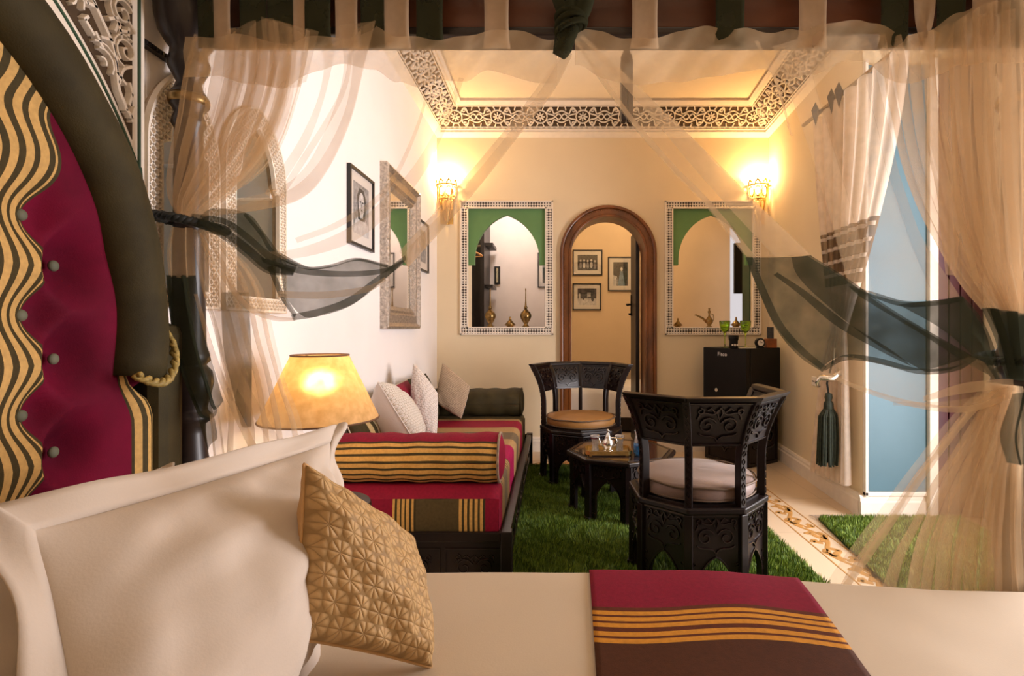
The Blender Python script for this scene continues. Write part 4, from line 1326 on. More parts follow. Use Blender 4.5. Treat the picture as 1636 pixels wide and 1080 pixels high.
# ================================================================== TABLE LAMP
LX, LY = -.835, 1.90
root = thing('bedside_table', 'small dark round table under the lamp', 'table', (LX, LY, 0))
m = MB(); m.lathe([(0, .50), (.17, .50), (.175, .508), (.17, .52), (0, .52)], (LX, LY, 0), 28); m.build('table_top', M['wood'], root)
m = MB(); m.lathe([(.03, 0), (.12, 0), (.12, .02), (.03, .05), (.025, .2), (.045, .28), (.025, .35), (.03, .5)], (LX, LY, 0), 20); m.build('pedestal', M['wood'], root, smooth=True)
root = thing('table_lamp', 'lit table lamp with parchment cone shade behind the pillow', 'lamp', (LX, LY, .52))
m = MB(); m.lathe([(0, 0), (.06, 0), (.062, .012), (.03, .03), (.035, .07), (.05, .11), (.04, .16), (.02, .2), (.012, .25), (.012, .36)], (LX, LY, .52), 24); m.build('base', M['brass'], root, smooth=True)
t = NT('parchment_shade')
df = t.n('ShaderNodeBsdfDiffuse'); tl = t.n('ShaderNodeBsdfTranslucent'); mx = t.n('ShaderNodeMixShader'); mx.inputs[0].default_value = .5
pc = t.ramp(t.noise(35, 5, t.n('ShaderNodeTexCoord').outputs['Object']), [(.3, (.62, .40, .19)), (.7, (.80, .57, .30))])
t.l(pc, df.inputs[0]); t.l(pc, tl.inputs[0]); t.l(df.outputs[0], mx.inputs[1]); t.l(tl.outputs[0], mx.inputs[2])
rf = t.n('ShaderNodeBsdfRefraction'); rf.inputs['Roughness'].default_value = .8; rf.inputs['IOR'].default_value = 1.22; t.l(pc, rf.inputs[0])
my = t.n('ShaderNodeMixShader'); my.inputs[0].default_value = .3; t.l(mx.outputs[0], my.inputs[1]); t.l(rf.outputs[0], my.inputs[2]); t.l(my.outputs[0], t.out.inputs[0])
M['shade'] = t.m
ZB, ZT, RB, RT = .828, 1.055, .200, .096
m = MB(); m.lathe([(RB, ZB), (RT, ZT)], (LX, LY, 0), 48); sh = m.build('shade', M['shade'], root, smooth=True, recalc=False)
sh.data.polygons.foreach_set('use_smooth', [True]*len(sh.data.polygons))
# the lathe closes its ends; the shade is open
bm = bmesh.new(); bm.from_mesh(sh.data)
bmesh.ops.delete(bm, geom=[f for f in bm.faces if len(f.verts) > 6], context='FACES'); bm.to_mesh(sh.data); bm.free()
M['binding'] = mat('brown_binding', (.12, .05, .02), .6)
for (rr, zz) in ((RT, ZT), (RB, ZB)):
    m = MB(); m.tube([(LX+rr*math.cos(q*PI/24), LY+rr*math.sin(q*PI/24), zz) for q in range(49)], .0033, 6, cap=False)
    m.build('shade_trim', M['binding'], sh)
m = MB()
for k in range(3):
    a = k*2*PI/3+.4
    m.tube([(LX+.01*math.cos(a), LY+.01*math.sin(a), 1.04), (LX+RT*math.cos(a), LY+RT*math.sin(a), ZT-.004)], .002, 5)
m.build('shade_holder', M['brass'], sh)
m = MB(); m.ball((LX, LY, .945), .028, (1, 1, 1.3)); m.build('bulb', M['bulb'], root, smooth=True)
lamp('table_lamp_light', 'POINT', (LX, LY, .95), 14, (1.0, .66, .30), .035)

# ================================================================== SCONCES
def sconce(xc, label):
    zb, zt, rt = 2.13, 2.50, .092
    y = YB-.004
    root = thing('wall_sconce', label, 'sconce', (xc, YB, zb), 'pierced brass wall sconces')
    prof = lambda t: .012+(rt-.012)*max(0, t)**.8
    fr = lambda u, v, n: (xc-(prof(v)+n)*math.cos(u), y-.004-(prof(v)+n)*math.sin(u), lerp(zb, zt, v))
    m = MB()
    for k in range(5):
        a = PI*(k/4)
        m.ribbon([(a, v/10) for v in range(11)], .09, .006, fr)
    for v, w in ((.0, .03), (.3, .03), (.62, .04), (.97, .05)):
        m.ribbon([(PI*i/16, v) for i in range(17)], w, .006, fr)
    for k in range(4):
        a = PI*(k+.5)/4
        m.ribbon([(a+.30*math.cos(q*PI/8), .47+.12*math.sin(q*PI/8)) for q in range(17)], .04, .006, fr)
        m.ribbon([(a+.32*math.cos(q*PI/8), .80+.12*math.sin(q*PI/8)) for q in range(17)], .045, .006, fr)
        for r_ in range(2): m.ribbon([(a+.2*math.cos(q*PI/4), .12+r_*.1+.03*math.sin(q*PI/4)) for q in range(9)], .03, .006, fr)
        m.ribbon([(a-.28, 1.0), (a, 1.09), (a+.28, 1.0)], .07, .006, fr)
    m.build('pierced_shell', M['brass'], root, recalc=False)
    t_ = M.get('frost')
    if t_ is None:
        t = NT('amber_frosted_glass')
        df = t.n('ShaderNodeBsdfDiffuse'); tl = t.n('ShaderNodeBsdfTranslucent'); tr = t.n('ShaderNodeBsdfTransparent')
        for n_ in (df, tl): n_.inputs[0].default_value = (.95, .78, .5, 1)
        a = t.n('ShaderNodeMixShader'); a.inputs[0].default_value = .7; t.l(df.outputs[0], a.inputs[1]); t.l(tl.outputs[0], a.inputs[2])
        b = t.n('ShaderNodeMixShader'); b.inputs[0].default_value = .4; t.l(tr.outputs[0], b.inputs[1]); t.l(a.outputs[0], b.inputs[2])
        t.l(b.outputs[0], t.out.inputs[0]); M['frost'] = t.m
    m = MB()
    m.grid([[(xc-(prof(v/10)-.006)*math.cos(PI*i/20), y-.004-(prof(v/10)-.006)*math.sin(PI*i/20), lerp(zb+.01, zt-.02, v/10)) for v in range(11)] for i in range(21)])
    m.build('glass_liner', M['frost'], root, smooth=True, recalc=False)
    m = MB(); m.box(xc-.06, xc+.06, YB-.006, YB, zb, zt); m.build('back_plate', M['brass'], root)
    m = MB(); m.ball((xc, YB-.045, zt-.05), .022, (1, 1, 1.5)); m.build('bulb', M['bulb'], root, smooth=True)
    lamp('sconce_light', 'POINT', (xc, YB-.075, zt+.02), 42, (1.0, .60, .24), .03)
sconce(-1.005, 'lit pierced brass sconce in the left corner')
sconce(1.915, 'lit pierced brass sconce in the right corner')

# ================================================================== PICTURES AND MIRROR
def picture(name, o, ud, nd, W, Hh, fw, mw, shapes, label, group, base=None):
    """o: lower left corner on the wall"""
    o, ud, nd = Vector(o), Vector(ud), Vector(nd)
    root = thing(name, label, 'picture', tuple(o+ud*W/2), group)
    fr = lambda u, v, n: tuple(o+ud*u+nd*n+Vector((0, 0, v)))
    m = MB()
    for (a, b, c, d) in ((0, W, 0, fw), (0, W, Hh-fw, Hh), (0, fw, fw, Hh-fw), (W-fw, W, fw, Hh-fw)):
        m.prism([(a, c), (b, c), (b, d), (a, d)], fr, .001, .022)
    m.build('frame', M['black_frame'], root)
    m = MB(); m.prism([(fw, fw), (W-fw, fw), (W-fw, Hh-fw), (fw, Hh-fw)], fr, .002, .010); m.build('mount', M['mount'], root)
    a0, a1, b0, b1 = fw+mw, W-fw-mw, fw+mw, Hh-fw-mw
    m = MB(); m.prism([(a0, b0), (a1, b0), (a1, b1), (a0, b1)], fr, .010, .0108); pr = m.build('print', base or M['paper_grey'], root)
    lv = .0109
    for (poly, mt) in shapes:
        m = MB(); m.prism([(lerp(a0, a1, u), lerp(b0, b1, v)) for u, v in poly], fr, lv-.0004, lv); m.build('printed_shape', mt, pr)
        lv += .0004
    m = MB(); m.prism([(fw, fw), (W-fw, fw), (W-fw, Hh-fw), (fw, Hh-fw)], fr, .0165, .0175); m.build('glazing', M['glass_thin'], root)
    return root
t = NT('picture_glass')
tr = t.n('ShaderNodeBsdfTransparent'); gl = t.n('ShaderNodeBsdfGlossy'); gl.inputs['Roughness'].default_value = .02
mx = t.n('ShaderNodeMixShader'); mx.inputs[0].default_value = .06; t.l(tr.outputs[0], mx.inputs[1]); t.l(gl.outputs[0], mx.inputs[2]); t.l(mx.outputs[0], t.out.inputs[0])
M['glass_thin'] = t.m
ell = lambda cx, cy, rx, ry, n=16: [(cx+rx*math.cos(2*PI*i/n), cy+ry*math.sin(2*PI*i/n)) for i in range(n)]
pl, pd, pg = M['paper_light'], M['paper_dark'], M['paper_grey']
portrait = [([(0, 0), (1, 0), (.92, .25), (.72, .36), (.3, .36), (.08, .22)], pl), ([(.28, .30), (.22, .75), (.38, .92), (.66, .92), (.80, .74), (.74, .30)], pd), (ell(.5, .62, .19, .23), pl), ([(.4, .25), (.6, .25), (.6, .45), (.4, .45)], pl),
            (ell(.42, .66, .05, .018, 8), pd), (ell(.58, .66, .05, .018, 8), pd), (ell(.5, .495, .06, .014, 8), pd), ([(.485, .56), (.53, .56), (.51, .65)], pg), (ell(.5, .31, .17, .03, 12), pd)]
G1 = 'framed pictures on the daybed wall'
picture('picture', (XL, 2.82, 1.605), (0, 1, 0), (1, 0, 0), .38, .425, .016, .055, portrait, 'black framed grey portrait print on the wall left of the mirror', G1, base=pg)
picture('picture', (XL, 4.27, 1.625), (0, 1, 0), (1, 0, 0), .33, .415, .016, .06, [([(0, 0), (1, 0), (1, .4), (0, .5)], pg)], 'small framed print between the silver mirror and the corner sconce', G1, base=mat('print_sepia', (.33, .27, .2), .7, var=.3, vs=20))
G2 = 'framed pictures in the second room'
crowd = [(ell(.15+.18*i, .32+.06*math.sin(i*3), .07, .20, 10), pl if i % 2 else pg) for i in range(5)]+[(ell(.15+.18*i, .62+.06*math.sin(i*3), .05, .08, 10), pl) for i in range(5)]
street = [([(0, 0), (1, 0), (1, .42), (0, .38)], pl), ([(.05, .2), (.16, .2), (.14, .7), (.07, .7)], pl), ([(.5, .45), (.7, .5), (.7, .75), (.5, .75)], pg), (ell(.3, .42, .05, .12, 8), pd), (ell(.8, .36, .08, .14, 8), pd)]
lady = [([(.3, 0), (.8, 0), (.66, .62), (.48, .62)], mat('print_blue', (.16, .24, .32), .7, var=.4, vs=30)), (ell(.57, .70, .08, .09, 10), pl), ([(0, 0), (.3, 0), (.26, .4), (0, .45)], pl), ([(.2, .0), (.3, .0), (.3, .35), (.2, .35)], pg)]
picture('picture', (.243, 6.9, 1.84), (1, 0, 0), (0, -1, 0), .385, .33, .014, .05, crowd, 'upper framed group photograph seen through the doorway', G2, base=pd)
picture('picture', (.243, 6.9, 1.39), (1, 0, 0), (0, -1, 0), .37, .345, .014, .05, street, 'lower framed street photograph seen through the doorway', G2, base=pd)
picture('picture', (.70, 6.9, 1.635), (1, 0, 0), (0, -1, 0), .325, .445, .014, .055, lady, 'tall framed photograph right of the others in the doorway', G2, base=pd)
picture('picture', (-.20, 6.6, 1.66), (1, 0, 0), (0, -1, 0), .155, .43, .012, .045, [([(.2, 0), (.8, 0), (.8, .6), (.2, .6)], pd)], 'framed picture at the right edge of the left wall opening', None)

root = thing('wall_mirror', 'tall mirror in a wide embossed silver frame above the daybed', 'mirror', (XL, 3.78, 1.15))
my0, my1, mz0, mz1, fwd = 3.36, 4.19, 1.15, 2.21, .15
frm = lambda u, v, n: (XL+n, u, v)
for (sx, nm) in ((0, 'frame_rail'), (1, 'frame_rail'), (2, 'frame_stile'), (3, 'frame_stile')):
    o4 = [(my0, mz0), (my1, mz0), (my1, mz1), (my0, mz1)]
    i4 = [(my0+fwd, mz0+fwd), (my1-fwd, mz0+fwd), (my1-fwd, mz1-fwd), (my0+fwd, mz1-fwd)]
    k = {0: (0, 1), 1: (2, 3), 2: (1, 2), 3: (3, 0)}[sx]
    m = MB()
    prof = [(0, .0), (0, .045), (.10, .055), (.16, .045), (.26, .030), (.62, .038), (.72, .022), (.82, .030), (1, .014), (1, 0)]
    A = [frm(*(Vector(o4[k[0]]).lerp(Vector(i4[k[0]]), t)), n) for t, n in prof]; B = [frm(*(Vector(o4[k[1]]).lerp(Vector(i4[k[1]]), t)), n) for t, n in prof]
    np_ = len(prof)
    m.add(A+B, [(i, i+1, np_+i+1, np_+i) for i in range(np_-1)]+[tuple(range(np_)), tuple(range(np_, 2*np_))])
    m.build(nm, M['silver_frame'], root)
m = MB(); m.box(XL+.004, XL+.012, my0+fwd-.01, my1-fwd+.01, mz0+fwd-.01, mz1-fwd+.01); m.build('mirror_glass', M['mirror'], root)

# ================================================================== ORNAMENTS ON THE SILLS
def sprinkler(x, y, label):
    prof = [(0, 0), (.034, 0), (.035, .006), (.020, .022), (.016, .034), (.036, .06), (.052, .095), (.054, .115), (.045, .14), (.024, .16), (.014, .175), (.018, .19), (.010, .205), (.006, .26), (.005, .34), (.007, .37), (.0, .375)]
    root = thing('rosewater_sprinkler', label, 'sprinkler', (x, y, 1.163), 'brass rosewater sprinklers')
    m = MB(); m.lathe(prof[:11], n=20); m.build('body', M['old_brass'], root, smooth=True, local=True)
    m = MB(); m.lathe([(.012, .174)]+prof[11:], n=12); m.build('neck', M['old_brass'], root, smooth=True, local=True)
Pq = at(783, 520, 5.12); sprinkler(Pq.x, 5.14, 'brass rosewater sprinkler at the left of the sill')
Pq = at(840, 520, 5.10); sprinkler(Pq.x, 5.10, 'brass rosewater sprinkler at the right of the sill')
def tagine(x, y, label, s=1.0):
    root = thing('tagine_ornament', label, 'ornament', (x, y, 1.163), 'small brass tagine ornaments')
    m = MB(); m.lathe([(0, 0), (.034*s, 0), (.030*s, .008*s), (.052*s, .022*s), (.054*s, .028*s), (.0, .028*s)], n=20); m.build('dish', M['old_brass'], root, smooth=True, local=True)
    m = MB(); m.lathe([(.048*s, .028*s), (.034*s, .045*s), (.016*s, .065*s), (.008*s, .080*s), (.011*s, .090*s), (.004*s, .104*s), (0, .106*s)], n=20); m.build('lid', M['old_brass'], root, smooth=True, local=True)
Pq = at(815, 520, 5.10); tagine(Pq.x, 5.10, 'small brass tagine between the two sprinklers')
Pq = at(1083, 523, 5.10); tagine(Pq.x, 5.10, 'small brass tagine at the left of the right opening', .85)
Pq = at(1176, 523, 5.10); tagine(Pq.x, 5.10, 'small brass tagine behind the green glasses', .95)
Pq = at(1133, 523, 5.10)
root = thing('brass_ewer', 'small brass ewer with a long spout on the right sill', 'ewer', (Pq.x, 5.10, 1.163))
m = MB(); m.lathe([(0, 0), (.026, 0), (.028, .006), (.014, .018), (.034, .045), (.038, .06), (.026, .085), (.010, .105), (.008, .13), (.016, .15), (.005, .165), (.012, .18), (0, .186)], n=18); m.build('body', M['old_brass'], root, smooth=True, local=True)
m = MB(); m.tube([(-.028, 0, .05), (-.06, 0, .085), (-.10, 0, .105), (-.125, 0, .118), (-.14, 0, .116)], [.012, .011, .009, .007, .005], 8); m.build('spout', M['old_brass'], root, smooth=True, local=True)
m = MB(); m.tube([(.012, 0, .13), (.04, 0, .12), (.045, 0, .08), (.034, 0, .06)], .004, 6); m.build('handle', M['old_brass'], root, smooth=True, local=True)

# ================================================================== THINGS IN THE ROOMS BEYOND
root = thing('wardrobe', 'dark open wardrobe seen through the left opening', 'wardrobe', (-1.25, 6.3, 0))
m = MB(); m.box(-1.72, -.79, 6.52, 6.58, 0, 2.55); m.build('back_board', M['wood_black'], root)
m = MB(); m.box(-1.72, -1.68, 6.02, 6.52, 0, 2.55); m.build('side_board', M['wood_black'], root)
m = MB(); m.box(-.83, -.79, 6.02, 6.52, 0, 2.55); m.build('side_board', M['wood_black'], root)
m = MB(); m.box(-1.72, -.79, 6.02, 6.58, 2.55, 2.60); m.build('top_board', M['wood_black'], root)
for z in (1.62, 2.10):
    m = MB(); m.box(-.79, -.70, 6.1, 6.5, z, z+.035); m.build('shelf', M['wood_black'], root)
m = MB(); m.tube([(-1.68, 6.25, 2.12), (-.83, 6.25, 2.12)], .014, 8); m.build('rail', M['steel'], root)
root = thing('coat_hanger', 'pale wooden coat hanger in the dark wardrobe', 'hanger', (-.87, 6.0, 1.90))
m = MB(); m.tube([(-.97, 6.0, 2.045), (-.84, 5.985, 1.99), (-.80, 5.98, 1.965)], .011, 8); m.tube([(-.98, 6.0, 1.955), (-.80, 5.98, 1.962)], .008, 8); m.build('arm', mat('pale_wood', rgb('#b5824a'), .5), root)
m = MB(); m.tube([(-.95, 6.0, 2.04), (-.95, 6.05, 2.10), (-.95, 6.2, 2.14), (-.95, 6.26, 2.13)], .004, 6); m.build('hook', M['steel'], root)
root = thing('wall_plaque', 'small upright dark plaque on the dressing room wall', 'plaque', (-.70, 6.58, 1.70))
m = MB(); m.box(-.735, -.665, 6.57, 6.598, 1.70, 1.92); m.build('board', M['black_frame'], root, bevel=.004)
m = MB(); m.box(-.712, -.688, 6.565, 6.57, 1.72, 1.90); m.build('strip', M['silver'], root)
root = thing('second_bed', 'white-sheeted bed beyond the arched doorway', 'bed', (.85, 6.3, 0))
m = MB()
Pg = []
for i in range(41):
    x = lerp(.07, 1.6, i/40)
    row = []
    for (y, z) in ((5.86, .17), (5.85, .28), (5.855, .42), (5.88, .48), (5.95, .505), (6.3, .51), (6.7, .51)):
        row.append((x, y-.012*math.sin(i*.9+z*4)*(z < .45), z))
    Pg.append(row)
m.grid(Pg); m.build('bed_sheet', M['linen_far'], root, smooth=True, recalc=False)
m = MB(); m.box(.08, 1.6, 5.9, 6.75, .02, .17); m.build('bed_base', M['wood_black'], root)
root = thing('television', 'black television hanging at the right of the right wall opening', 'television', (2.13, 5.9, 1.53))
m = MB(); m.box(2.00, 2.56, 5.88, 5.93, 1.54, 2.10); m.build('screen', M['black'], root, bevel=.006)
m = MB(); m.box(2.46, 2.53, 5.93, 6.898, 1.80, 1.88); m.build('bracket', M['black'], root)
m = MB(); m.box(2.165, 2.40, 6.5, 6.54, 0, 2.4)
one(m, 'lit_window', glow('daylit_window', (1.0, .93, .95), .95), 'bright daylit window strip behind the television in the second room', 'window')

# ================================================================== WALL CURTAIN, TASSEL AND PENDANT
root = thing('wall_curtain', 'white voile curtain with brown striped band tied back at the right wall', 'curtain', (1.86, 3.4, 0))
def wc(u, s):
    """u 0 far .. 1 near edge along the wall, s 0 top .. 1 hem"""
    top = lerp(3.82, 2.74, u); tie = lerp(3.52, 3.33, u); bot = lerp(3.84, 3.29, u)
    if s < .60:
        t = s/.60
        yv = lerp(top, tie, t**1.5); amp = lerp(.030, .016, t)
    else:
        t = (s-.60)/.40
        yv = lerp(tie, bot, t**.55); amp = lerp(.016, .032, t)
    z = lerp(2.62, .13, s)
    z += .05*u*sm(.75, 1, s)
    ph = u*2*PI*7
    X0 = rwall(max(3.25, yv))-.070 if yv > 3.25 else 1.816
    return (X0+amp*math.cos(ph), yv+amp*.9*math.sin(ph*1.0+.7), z)
rows = [0, .335, .48, .60, 1.0]
for k in range(4):
    m = MB()
    n = 14
    m.grid([[wc(i/110, lerp(rows[k], rows[k+1], j/n)) for j in range(n+1)] for i in range(111)])
    m.build(('upper_panel', 'striped_band', 'lower_panel', 'tail')[k], M['sheer_stripe'] if k == 1 else M['sheer_white'], root, smooth=True, recalc=False)
for j in range(4):
    m = MB(); s0 = .345+j*.034
    m.grid([[Vector(wc(i/110, s0+q*.009))+Vector((-.002, 0, 0)) for q in range(2)] for i in range(111)]); m.build('band_stripe', M['sheer_white'], root, smooth=True, recalc=False)
m = MB(); m.tube([(1.83, 3.9, 2.64), (1.83, 2.6, 2.64)], .014, 10)
rod = tag(rebase(m.build('curtain_rod', M['steel'])), 'dark curtain rod above the white wall curtain', 'curtain rod')
for k, y in enumerate((3.66, 3.45, 3.36)):
    m = MB()
    c = (1.80, y, 2.60)
    m.add([(c[0]+.0, y-.035, c[2]+.05), (c[0]+.03, y, c[2]+.05), (c[0], y+.035, c[2]+.05), (c[0]-.03, y, c[2]+.05), (c[0], y, c[2]-.06), (c[0], y, c[2]+.11)],
          [(0, 1, 4), (1, 2, 4), (2, 3, 4), (3, 0, 4), (1, 0, 5), (2, 1, 5), (3, 2, 5), (0, 3, 5)])
    one(m, 'curtain_finial', M['wood_black'], ('dark diamond finial on the curtain rod, farthest of three', 'dark diamond finial on the curtain rod, middle of three', 'dark diamond finial on the curtain rod, nearest of three')[k], 'finial', 'diamond finials on the curtain rod')
TY, TX = 3.40, 1.755
root = thing('tassel_tieback', 'big dark green tassel hanging on the white wall curtain', 'tassel', (TX, TY, .28))
m = MB(); m.lathe([(0, .74), (.020, .735), (.024, .71), (.018, .69), (.028, .675), (.030, .64), (.022, .625), (.0, .62)], (TX, TY, 0), 18); m.build('head', M['tassel'], root, smooth=True)
m = MB()
for k in range(90):
    a = k*2.39996; r = math.sqrt((k+.5)/90)
    x0, y0 = TX+r*.028*math.cos(a), TY+r*.028*math.sin(a)
    x1, y1 = TX+r*.066*math.cos(a), TY+r*.055*math.sin(a)
    m.tube([(x0, y0, .635), (lerp(x0, x1, .8), lerp(y0, y1, .8), .59), (x1, y1, .45), (x1+random.uniform(-.006, .006), y1, random.uniform(.27, .31))], .0055, 5)
g = m.build('skirt_threads', M['tassel'], root); g['kind'] = 'stuff'
m = MB(); m.tube([(TX, TY, .73), (TX-.01, TY, .80), (TX+.02, TY+.02, .88), (TX+.05, TY+.02, .98)], .006, 6); m.build('cord', M['rope_dark'], root)
root = thing('curtain_holdback', 'polished silver hook holding back the white wall curtain', 'holdback', (TX-.012, TY, .78))
m = MB(); m.tube([(TX-.07, TY-.02, .78), (TX-.085, TY-.02, .81), (TX-.07, TY-.03, .84), (TX, TY-.045, .835), (TX+.06, TY-.03, .87), (TX+.075, TY, .93)], [.010, .013, .018, .022, .018, .010], 10); m.build('hook', M['silver'], root, smooth=True)
m = MB(); m.tube([(TX+.03, TY-.03, .86), (TX+.02, TY-.03, .95), (TX+.05, TY+.02, 1.02)], .006, 6); m.build('chain', M['silver'], root)
# pendant
px_, py_ = at(1001, 195, 3.0).x, 3.0
root = thing('ceiling_pendant', 'slim dark wooden pendant hanging from the ceiling', 'pendant', (px_, py_, 2.31))
m = MB(); m.box(px_-.033, px_-.002, py_-.03, py_+.03, 2.315, 2.66); m.box(px_+.002, px_+.033, py_-.03, py_+.03, 2.315, 2.66); m.build('body', M['wood'], root, bevel=.006)
m = MB(); m.lathe([(.030, 0), (.034, .02), (.016, .06), (.012, .09), (0, .10)], (px_, py_, 2.66), 12); m.build('cap', M['wood'], root)
m = MB(); m.tube([(px_, py_, 2.74), (px_, py_, H)], .006, 6); m.build('cord', M['rope_dark'], root)

# ================================================================== FOUR-POSTER BED
PXX, PY = -1.012, 1.475      # far head post
FX = 1.285                   # far foot post
def post_prof():
    return [(.060, 0), (.060, .30), (.066, .32), (.060, .34), (.050, .36), (.050, .50), (.056, .515), (.055, .60), (.057, .67), (.056, .735), (.060, .745), (.060, .755), (.052, .765), (.046, .80), (.040, .86), (.040, .885),
            (.055, .895), (.055, .91), (.046, .92), (.044, .93), (.052, .96), (.060, 1.00), (.056, 1.03), (.044, 1.045), (.042, 1.05), (.052, 1.06), (.050, 1.08), (.042, 1.10), (.038, 1.30), (.036, 1.55), (.034, 1.70),
            (.042, 1.715), (.040, 1.73), (.034, 1.745), (.044, 1.765), (.048, 1.78), (.046, 1.795), (.036, 1.81), (.030, 1.83), (.040, 1.85), (.050, 1.87), (.052, 1.885), (.046, 1.90), (.044, 1.92), (.056, 1.935), (.072, 1.965), (.080, 2.0), (.082, 2.04), (.082, 2.14)]
root = thing('four_poster_bed', 'dark turned four-poster bed frame with canopy beam', 'bed', (.13, .56, 0))
for (x, y) in ((PXX, PY), (FX, PY), (PXX, -.40), (FX, -.40)):
    m = MB(); m.lathe(post_prof(), (x, y, 0), 28); p = m.build('post', M['post'], root, smooth=True)
    if y > 0:
        m = MB(); m.lathe([(.0485, 1.768), (.0505, 1.778), (.0505, 1.785), (.0485, 1.792)], (x, y, 0), 28); m.build('gilt_ring', M['old_brass'], p, smooth=True)
m = MB(); m.box(PXX, FX, PY-.03, PY+.045, 1.965, 2.10); m.build('canopy_beam', M['wood_beam'], root, bevel=.006)
beam = root.children[-1]
m = MB(); m.box(PXX, FX, PY-.045, PY+.06, 2.085, 2.16); m.box(PXX+.03, FX-.03, PY-.038, PY+.05, 1.945, 1.967); m.build('moulding', M['post'], beam, bevel=.006)
m = MB(); m.tube([(PXX-.03, PY-.085, 2.045), (FX+.1, PY-.085, 2.045)], .008, 10); m.build('curtain_rod', M['steel'], root, smooth=True)
for k in range(4):
    x = PXX+.1+k*.69
    m = MB(); m.tube([(x, PY-.03, 2.06), (x, PY-.085, 2.055)], .006, 6); m.build('rod_bracket', M['steel'], root)
m = MB(); m.box(PXX+.05, FX-.05, PY-.045, PY+.01, .12, .36); m.build('side_rail', M['post'], root, bevel=.006)
m = MB(); m.box(FX-.03, FX+.03, -.36, PY-.05, .10, .48); fb = m.build('foot_board', M['post'], root, bevel=.01)
m = MB(); m.box(-.94, FX-.05, -.36, 1.342, .14, .30); m.build('bed_base', M['post'], root, bevel=.01)
m = MB()
for k in range(26): m.ribbon(spiral(-.3+k*.07, .42, .022, .005, k, 1.2, 10), .008, .006, lambda u, v, n: (FX-.03-n, u, v), 0)
m.ribbon([(-.34, .452), (1.40, .452)], .006, .006, lambda u, v, n: (FX-.03-n, u, v), 0)
m.build('gilt_carving', M['rope'], fb, recalc=False)

# ------------------------------------------------------------------ headboard
root = thing('headboard', 'arched headboard with burgundy velvet, gold stripes and olive roll', 'headboard', (XL+.05, HY, 0))
hcols = [(0, 0), (.15, 1), (.30, 0), (.455, 0), (.535, 1)]
btn = []
for dy, k in hcols:
    for i in range(8):
        z = (.795+.19*i) if k == 0 else (.898+.19*i)
        if z < HZ+.52 and math.hypot(dy, max(0, z-HZ)) < .58:
            for s in ((1, -1) if dy else (1,)): btn.append((s*dy, z))
def tuft(dy, z):
    d = 0
    for (by, bz) in btn:
        q = ((dy-by)/.046)**2+((z-bz)/.058)**2
        if q < 9: d = max(d, math.exp(-q*.75))
    return d
def lim(z, R):
    return math.sqrt(max(.0004, R*R-(z-HZ)**2)) if z > HZ else R
XF = XL+.085
def bound(z):
    """edge between the striped middle and the velvet; drawn in towards the buttons"""
    g = sum(math.exp(-((z-(.795+.19*i))/.05)**2) for i in range(8))
    return .492-.030*g+.012*sm(1.35, 1.5, z)
RM = .695
def panel(lo, hi, nm, mt, nu, uvf):
    for s in ((0,) if nm == 'striped_panel' else (1, -1)):
        m = MB(); P, U = [], []
        nz = 150
        for j in range(nz+1):
            z = lerp(.42, HZ+RM-.01, j/nz)
            a, b = lo(z), hi(z)
            row, ur = [], []
            for i in range(nu+1):
                dy = lerp(a, b, i/nu)
                if s == -1: dy = -dy
                t = tuft(dy, z)
                x = XF+.045-lerp(.035, .072, sm(.44, .50, abs(dy)))*t
                row.append((x, HY+dy, z)); ur.append(uvf(dy, z))
            P.append(row); U.append(ur)
        m.grid(P, U); m.build(nm, mt, root, smooth=True, recalc=False)
W2 = .60
def su(dy, z):
    # stripes keep their distance from the seam, so they bend with it
    b = bound(z); e = abs(dy)
    d = b-e
    return ((.492-d)/W2, z)
ss = []
kk = 0
x = 0.0
while x < .492:
    ss.append((x/W2, OLIVE if kk % 2 else rgb('#d2a866'))); x += (.0165, .0135)[kk % 2]; kk += 1
ss = ss[-30:]; ss[0] = (0, ss[0][1]); ss.append((.484/W2, OLIVE))
M['head_stripe'] = stripes('headboard_stripes', ss, 0)
panel(lambda z: -min(bound(z), lim(z, RM)), lambda z: min(bound(z), lim(z, RM)), 'striped_panel', M['head_stripe'], 180, su)
panel(lambda z: min(bound(z), lim(z, RM)-.0005), lambda z: lim(z, RM) if z > 1.02 else .672, 'velvet_panel', M['velvet'], 40, lambda a, b: (a, b))
for (dy, z) in btn:
    m = MB(); m.ball((XF+.008-.014*(abs(dy) > .5), HY+dy, z), .0115, (.6, 1, 1), 12, 8); m.build('button', M['button'], root, smooth=True)
